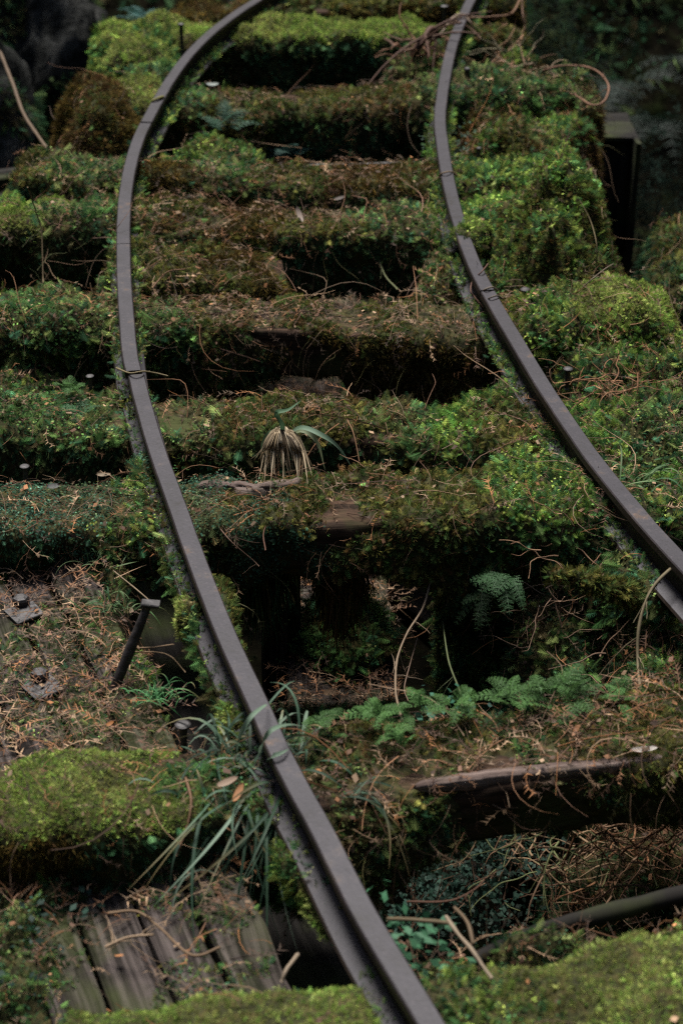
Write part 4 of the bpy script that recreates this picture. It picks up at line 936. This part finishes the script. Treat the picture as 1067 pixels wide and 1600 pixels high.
tangle((660, 70, .04), (.08, .06, .05), 30, 'roots crowding the left side of the far right rail', 8, .004, .16, cols=((.16, .08, .045), (.10, .055, .035)))
tangle((790, 90, .02), (.11, .08, .05), 26, 'wiry roots on the bank right of the far rail', 9, .0028, .16, cols=((.2, .11, .06), (.14, .12, .07)))
tangle((820, 120, .03), (.11, .06, .04), 26, 'pale root knot at the base of the curled root', 10, .003, .13, cols=((.24, .14, .09), (.28, .2, .13)))
tangle((60, 400, -.02), (.1, .1, .04), 20, 'thin twigs on the dark lump at the left edge', 11, .0012, .12)
tangle((480, 560, -.12), (.05, .05, .03), 8, 'forked dead sprig hanging in the gap over the sunken plank', 12, .002, .09, cols=((.28, .17, .1),))

# ------------------------------------------------------------------ single sticks, vines, leaves
tan, redb, pale, grn = (.16, .11, .065), (.13, .06, .035), (.30, .23, .16), (.10, .11, .05)
V1 = 'vines and sticks lying over the track'
stick('vine', 'thick arching vine drooping at the right edge below the rail', 'vine', [(1090, 868, .05), (1050, 888, .06), (1015, 925, .04), (998, 980, .0), (996, 1040, -.04), (1003, 1090, -.03), (1018, 1116, .0)], .0045, (.20, .16, .09), .002, 10, 1)
stick('root', 'reddish root curling in a wide loop against the dark background', 'root', [(840, 112, .05), (880, 103, .07), (925, 108, .08), (950, 132, .07), (945, 158, .05), (925, 165, .04), (900, 150, .04), (870, 138, .04)], .0045, (.24, .12, .07), .003, 6, 2)
stick('root', 'root arching over the far right rail near the top edge', 'root', [(660, 75, .02), (690, 50, .08), (705, 30, .088), (722, 22, .088), (735, 35, .07), (742, 50, .04)], .005, (.33, .24, .17), .003, 2, 3)
stick('root', 'second root across the far right rail, just below the first', 'root', [(640, 80, .02), (680, 45, .07), (708, 34, .085), (730, 42, .06), (750, 60, .03)], .005, (.28, .17, .11), .003, 2, 33)
stick('root', 'long horizontal root right of the far rail at the top', 'root', [(725, 28, .06), (770, 26, .08), (800, 20, .08), (815, -10, .07)], .004, (.26, .14, .08), .003, 2, 34)
stick('root', 'short root hook hanging at the top right of the far bank', 'root', [(815, -5, .05), (816, 20, .04), (820, 45, .0)], .004, (.2, .11, .07), .002, 0, 35)
stick('root', 'broken stubby root mass left of the far right rail', 'root', [(640, 95, .0), (655, 70, .05), (675, 45, .08), (690, 60, .04)], .016, (.12, .06, .04), .006, 8, 36)
stick('vine', 'thin pale stem trailing across the dark gap right of the sunken plank', 'vine', [(672, 910, -.10), (660, 950, -.12), (635, 990, -.12), (620, 1030, -.1), (618, 1080, -.07), (626, 1118, -.0)], .0028, (.24, .17, .11), .0018, 5, 4)
stick('vine', 'short stem with a bud inside the dark gap', 'vine', [(652, 997, -.2), (640, 1040, -.2), (632, 1075, -.2), (638, 1095, -.2)], .0018, (.2, .13, .09), .001, 1, 5)
stick('vine', 'thin green stem slanting down to the fern row', 'vine', [(690, 960, -.2), (700, 1030, -.1), (718, 1080, -.03), (722, 1105, .0)], .002, (.10, .12, .05), .0015, 3, 6)
stick('vine', 'bent green vine dangling in the gap behind the needle-topped sleeper', 'vine', [(588, 362, -.02), (590, 395, -.05), (602, 430, -.08), (622, 452, -.09)], .003, (.17, .18, .08), .002, 1, 7)
stick('fallen_pole', 'dark mossy pole lying in the pit behind the nearest cushion', 'pole', [(740, 1500, -.10), (820, 1462, -.09), (900, 1436, -.08), (1000, 1412, -.08), (1120, 1385, -.08)], .013, (.5, .2, .3), .014, 0, 8, mat_=DARKWOOD)
stick('stick', 'pale forked stick standing on the nearest moss cushion', 'stick', [(697, 1432, .0), (712, 1455, .03), (738, 1485, .05), (752, 1505, .05), (770, 1530, .05)], .0045, pale, .002, 0, 9)
stick('stick', 'curved pale twig crossing the forked stick', 'stick', [(710, 1418, .02), (730, 1440, .04), (738, 1470, .04), (736, 1482, .03)], .0035, tan, .002, 0, 10)
stick('stick', 'straight brown stick at the rail in front of the pit', 'stick', [(605, 1436, .02), (650, 1438, .03), (700, 1442, .03)], .004, (.15, .11, .06), .003, 0, 11)
stick('twig', 'long reddish twig reaching across the pit', 'twig', [(635, 1409, -.1), (700, 1408, -.1), (740, 1390, -.1), (760, 1370, -.1)], .002, redb, .001, 5, 12)
stick('twig', 'brown twig hanging over the bright moss hump by the grass', 'twig', [(290, 1215, .02), (298, 1250, .02), (292, 1290, .0), (274, 1338, -.03)], .0032, (.2, .11, .06), .002, 1, 13)
stick('twig', 'curved twig lying across the front deck boards', 'twig', [(170, 1427, -.04), (215, 1425, -.035), (250, 1450, -.035), (300, 1493, -.03), (345, 1480, -.03)], .003, (.22, .14, .08), .002, 3, 14)
stick('twig', 'pale dead sprig at the left of the front deck boards', 'twig', [(165, 1480, -.04), (200, 1465, -.035), (240, 1460, -.03)], .003, (.35, .24, .15), .002, 6, 15)
stick('twig', 'pale stick on the front deck boards near the moss cushion', 'twig', [(440, 1535, -.02), (448, 1515, -.01), (465, 1492, -.02)], .0035, pale, .0025, 0, 16)
stick('twig', 'tall bare stalk rising from the lump at the left edge', 'twig', [(68, 440, .0), (66, 370, .08), (60, 340, .12), (44, 292, .2)], .002, (.28, .2, .11), .0014, 2, 17)
stick('twig', 'bare twig standing left of the pale cushion, leaning right', 'twig', [(905, 455, .05), (920, 440, .08), (945, 420, .1), (958, 412, .11)], .0022, pale, .001, 1, 18)
stick('twig', 'short bare twig beside the leaning one on the right', 'twig', [(895, 448, .05), (890, 432, .09), (893, 428, .1)], .002, (.3, .22, .15), .001, 0, 19)
stick('twig', 'long curved stem hanging down the largest moss mound', 'twig', [(903, 310, .16), (922, 345, .12), (932, 385, .08), (930, 420, .03)], .002, (.26, .2, .1), .001, 0, 20)
stick('twig', 'thin twig laid over the right rail above its joint', 'twig', [(762, 412, .085), (752, 425, .082), (738, 438, .06), (735, 455, .05), (742, 465, .04), (755, 480, .04)], .0022, (.16, .08, .055), .0015, 1, 21)
stick('stem_tie', 'wiry stem wrapped over the right rail at its joint', 'stem', [(752, 458, .05), (756, 453, .078), (768, 449, .081), (776, 453, .07)], .0024, (.2, .16, .12), .002, 0, 22)
stick('stem_tie', 'second wiry stem wrapped over the right rail, lower', 'stem', [(758, 470, .05), (764, 466, .078), (776, 462, .081), (784, 466, .07)], .0024, (.15, .12, .09), .002, 0, 23)
stick('stem_tie', 'pale stem band across the far right rail', 'stem', [(686, 275, .05), (690, 271, .079), (703, 268, .081), (712, 272, .06)], .003, (.26, .18, .11), .002, 1, 24)
stick('stem_tie', 'thin stem lying across the kinked joint of the left rail', 'stem', [(182, 575, .05), (203, 583, .08), (222, 581, .083), (240, 583, .06), (262, 588, .05)], .0026, (.24, .19, .1), .0015, 1, 25)
stick('stem_tie', 'yellowish moss wisp across the left rail above its thin gap', 'stem', [(238, 158, .078), (246, 154, .081), (255, 151, .079)], .005, (.2, .18, .05), .004, 0, 26)
stick('twig', 'reddish twig hanging in front of the broad sleeper', 'twig', [(415, 860, -.0), (412, 835, .01), (418, 815, .012)], .0018, redb, .001, 0, 27)
stick('twig', 'long fine twig slanting down beside the left rail', 'twig', [(343, 825, .02), (365, 850, .0), (395, 875, -.04), (405, 885, -.05)], .0016, (.25, .15, .1), .001, 1, 28)
stick('twig', 'bright orange needle sprig on the broad sleeper left of centre', 'twig', [(365, 806, .012), (385, 800, .015), (412, 793, .015)], .0028, (.32, .13, .05), .001, 4, 29)
stick('twig', 'dead needle sprig standing at the rotten wood', 'twig', [(542, 655, .04), (553, 680, .03), (563, 730, -.01)], .0016, (.3, .16, .08), .001, 5, 30)
stick('twig', 'brown twig lying on the dark front of the needle-topped sleeper', 'twig', [(527, 526, -.02), (560, 508, .0), (592, 496, .01)], .0022, (.26, .17, .1), .001, 1, 31)
stick('twig', 'twig bent over the hairy brown-green hump', 'twig', [(238, 450, .02), (262, 425, .04), (290, 420, .05)], .0026, (.28, .15, .08), .001, 2, 37)
stick('vine', 'long brown vine hanging over the big rock at the left', 'vine', [(0, 80, -.1), (20, 130, -.1), (38, 180, -.12), (75, 235, -.1)], .008, (.16, .11, .07), .005, 0, 38)
stick('twig', 'two-pronged dry stalk poking over the dark gap by the leaning spike', 'twig', [(205, 1012, -.03), (235, 1012, .0), (272, 1007, .02)], .0016, (.3, .2, .12), .001, 0, 39)
stick('twig', 'dry stalk bending down over the dark gap by the leaning spike', 'twig', [(205, 1018, -.03), (260, 1022, .0), (290, 1050, -.02)], .0016, (.27, .18, .1), .001, 0, 40)
stick('twig', 'fine stalk above the leaning spike\'s head', 'twig', [(178, 892, -.03), (215, 922, .0), (247, 950, -.0)], .0014, (.3, .22, .14), .001, 0, 41)
stick('twig', 'pale curved stick on the mossy bank by the right rail', 'twig', [(858, 706, .02), (880, 715, .035), (895, 738, .03)], .0024, pale, .0015, 0, 42)
# olive mossy branch pointing left
mb = MB(); bp = catmull([W(1000, 935, -.02), W(940, 915, .02), W(890, 900, .04), (W(855, 897, .05))], 10); tube(mb, bp, .024, .004, (.1, .1, .03), 12, lump=.4)
V, F = mb.V[0], fix_winding(mb.V[0], mb.F[0]); P, idx, Nf = sample(V, F, 46000); style_emit(mb, P, Nf[idx], 'olive', 1, ls=1.1)
br = tag(mb.build('mossy_branch', [SOIL, MOSS]), 'yellow-olive moss-coated branch pointing left under the right rail', 'branch')
# broken old timber
tag(beam(W(845, 1000, -.25), W(905, 1080, -.32), .07, .05).build('broken_timber', TIMBER), 'broken brown timber end in the dark beside the vine', 'timber')
# rotten orange wood and bare slab
def slab(px, w, h, label, mt, name='wood_slab', am=.006):
    a, b = W(*px[0]), W(*px[1]); t = np.linspace(0, 1, 12)[:, None]; C = a + (b - a) * t; C[:, 1] += am * np.sin(t[:, 0] * 9)
    def o(V, N, u, ny, nz): return fbm(V, 40, 3, 3) * am + fbm(V * [1, 3, 3], 14, 9, 2) * am, 0
    V, F, g, _, _ = section_sweep(C, w, h, 4, o, .006, 24, .05); mb = MB(); mb.add(V, fix_winding(V, F), g, 0, True); tag(mb.build(name, mt), label, 'wood piece'); litter_on(V, F, 1500, .03)
ORW = wood('rotten_orange_wood', (.09, .035, .015), (.24, .10, .04), .15)
PINKW = wood('bare_pale_wood', (.06, .042, .036), (.14, .105, .09), .3)
slab([(472, 662, -.012), (560, 664, -.012)], .05, .035, 'rotten orange-brown wood in the sleeper behind the grass tuft', ORW)
slab([(300, 756, .020), (508, 752, .024)], .020, .03, 'bare pinkish-grey wood edge of the broad sleeper below the grass tuft', PINKW)
slab([(645, 1221, .010), (1110, 1170, .010)], .020, .022, 'bare grey timber edge above the dark pit', PINKW, am=.0022)
# fallen leaves
def leaf(px, L, w, az, tilt, col, label):
    p = W(*px); L *= .72; w *= .6; col = tuple(c * .6 for c in col); t = np.linspace(-1, 1, 9); d = np.array([math.cos(az), math.sin(az) * math.cos(tilt), math.sin(tilt)]); s = nrm(np.cross(d, [0, -.5, 1])); up = np.cross(s, d)
    ww = w * np.sqrt(np.clip(1 - t ** 2, .01, 1)); cen = p + d * (t * L)[:, None] + up * (.18 * L * t ** 2)[:, None]
    V = np.stack([cen - s * ww[:, None] + up * .25 * w, cen, cen + s * ww[:, None] + up * .25 * w], 1).reshape(-1, 3)
    mb = MB(); mb.add(V, tri(grid_faces(9, 3, False)), col, 0, True); tag(mb.build('fallen_leaf', LEAF), label, 'dead leaf', 'dead leaves')
leaf((468, 336, .03), .030, .010, 1.9, .7, (.42, .33, .27), 'pale dead leaf standing on the mid-distance sleeper')
leaf((162, 742, .02), .018, .006, .1, 0, (.36, .27, .18), 'tan dead leaf on the teal-leaved sleeper at left')
leaf((332, 132, .03), .026, .010, 0, 0, (.38, .42, .38), 'whitish leaf beside the far left rail')
leaf((1005, 1171, .02), .028, .007, .15, 0, (.7, .62, .55), 'white sliver on the bare timber edge at right')
leaf((515, 1082, -.38), .018, .011, .2, .1, (.45, .28, .16), 'tan leaf on the sunken plank')
leaf((372, 1240, .03), .022, .008, 1.2, .3, (.42, .2, .09), 'orange dead leaf in the grass clump by the rail')
leaf((355, 1222, .04), .022, .008, .4, .2, (.4, .28, .2), 'pinkish dead leaf above the orange one in the grass')
leaf((172, 1131, -.04), .010, .005, .6, .2, (.4, .16, .05), 'small orange leaf on the deck')
leaf((805, 790, .03), .014, .009, .2, .1, (.14, .12, .11), 'grey curled leaf on the broad sleeper')
leaf((84, 760, .02), .016, .009, .2, 0, (.14, .14, .13), 'grey leaf on the teal-leaved sleeper near the spike')
leaf((530, 310, .02), .02, .008, .3, .2, (.16, .13, .11), 'grey curled leaf behind the pale dead leaf')
# grey box end at right
bx = thing('timber_box', 'grey squared timber end standing in the dark at the upper right', 'timber', W(965, 320, -.5))
tp, bt = W(960, 218, -.25), W(960, 330, -.25)
mb = MB(); box(mb, tp + np.array([-.01, .09, -.2]), np.array([0, 0, .2]), np.array([.06, 0, 0]), np.array([0, .10, 0]), .004); mb.build('block', DARKWOOD, bx)
mb = MB(); box(mb, tp + np.array([.058, .0, -.19]), np.array([0, 0, .21]), np.array([.008, 0, 0]), np.array([0, .10, 0]), .002); mb.build('edge_strip', DARKWOOD, bx)
mb = MB(); box(mb, tp + np.array([-.01, .08, .012]), np.array([.07, 0, 0]), np.array([0, .11, 0]), np.array([0, 0, .008]), .002); mb.build('cap', DARKWOOD, bx)
# far pipe in the gap
stick('pipe', 'thin dark pipe across the far gap behind the curve', 'pipe', [(425, 262, -.05), (540, 258, -.05), (650, 255, -.05)], .009, (.015, .015, .018), .007, 0, 50, mat_=IRON)
# big dark shrubs at the back
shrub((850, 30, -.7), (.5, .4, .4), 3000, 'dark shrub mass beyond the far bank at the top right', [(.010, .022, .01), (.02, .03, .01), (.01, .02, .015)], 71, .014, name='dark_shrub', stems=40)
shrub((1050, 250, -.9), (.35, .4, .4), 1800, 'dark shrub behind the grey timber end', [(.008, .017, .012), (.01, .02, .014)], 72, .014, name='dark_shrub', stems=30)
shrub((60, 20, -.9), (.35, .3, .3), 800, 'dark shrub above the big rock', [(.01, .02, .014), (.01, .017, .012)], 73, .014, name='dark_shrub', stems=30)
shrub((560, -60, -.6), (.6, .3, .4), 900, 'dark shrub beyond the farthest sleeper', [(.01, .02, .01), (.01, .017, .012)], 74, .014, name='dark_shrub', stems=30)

o = LIT.build('fallen_needles', TWIG); kind(o, 'stuff')
print('verts', sum(len(m.vertices) for m in bpy.data.meshes), 'tris', sum(len(m.polygons) for m in bpy.data.meshes))
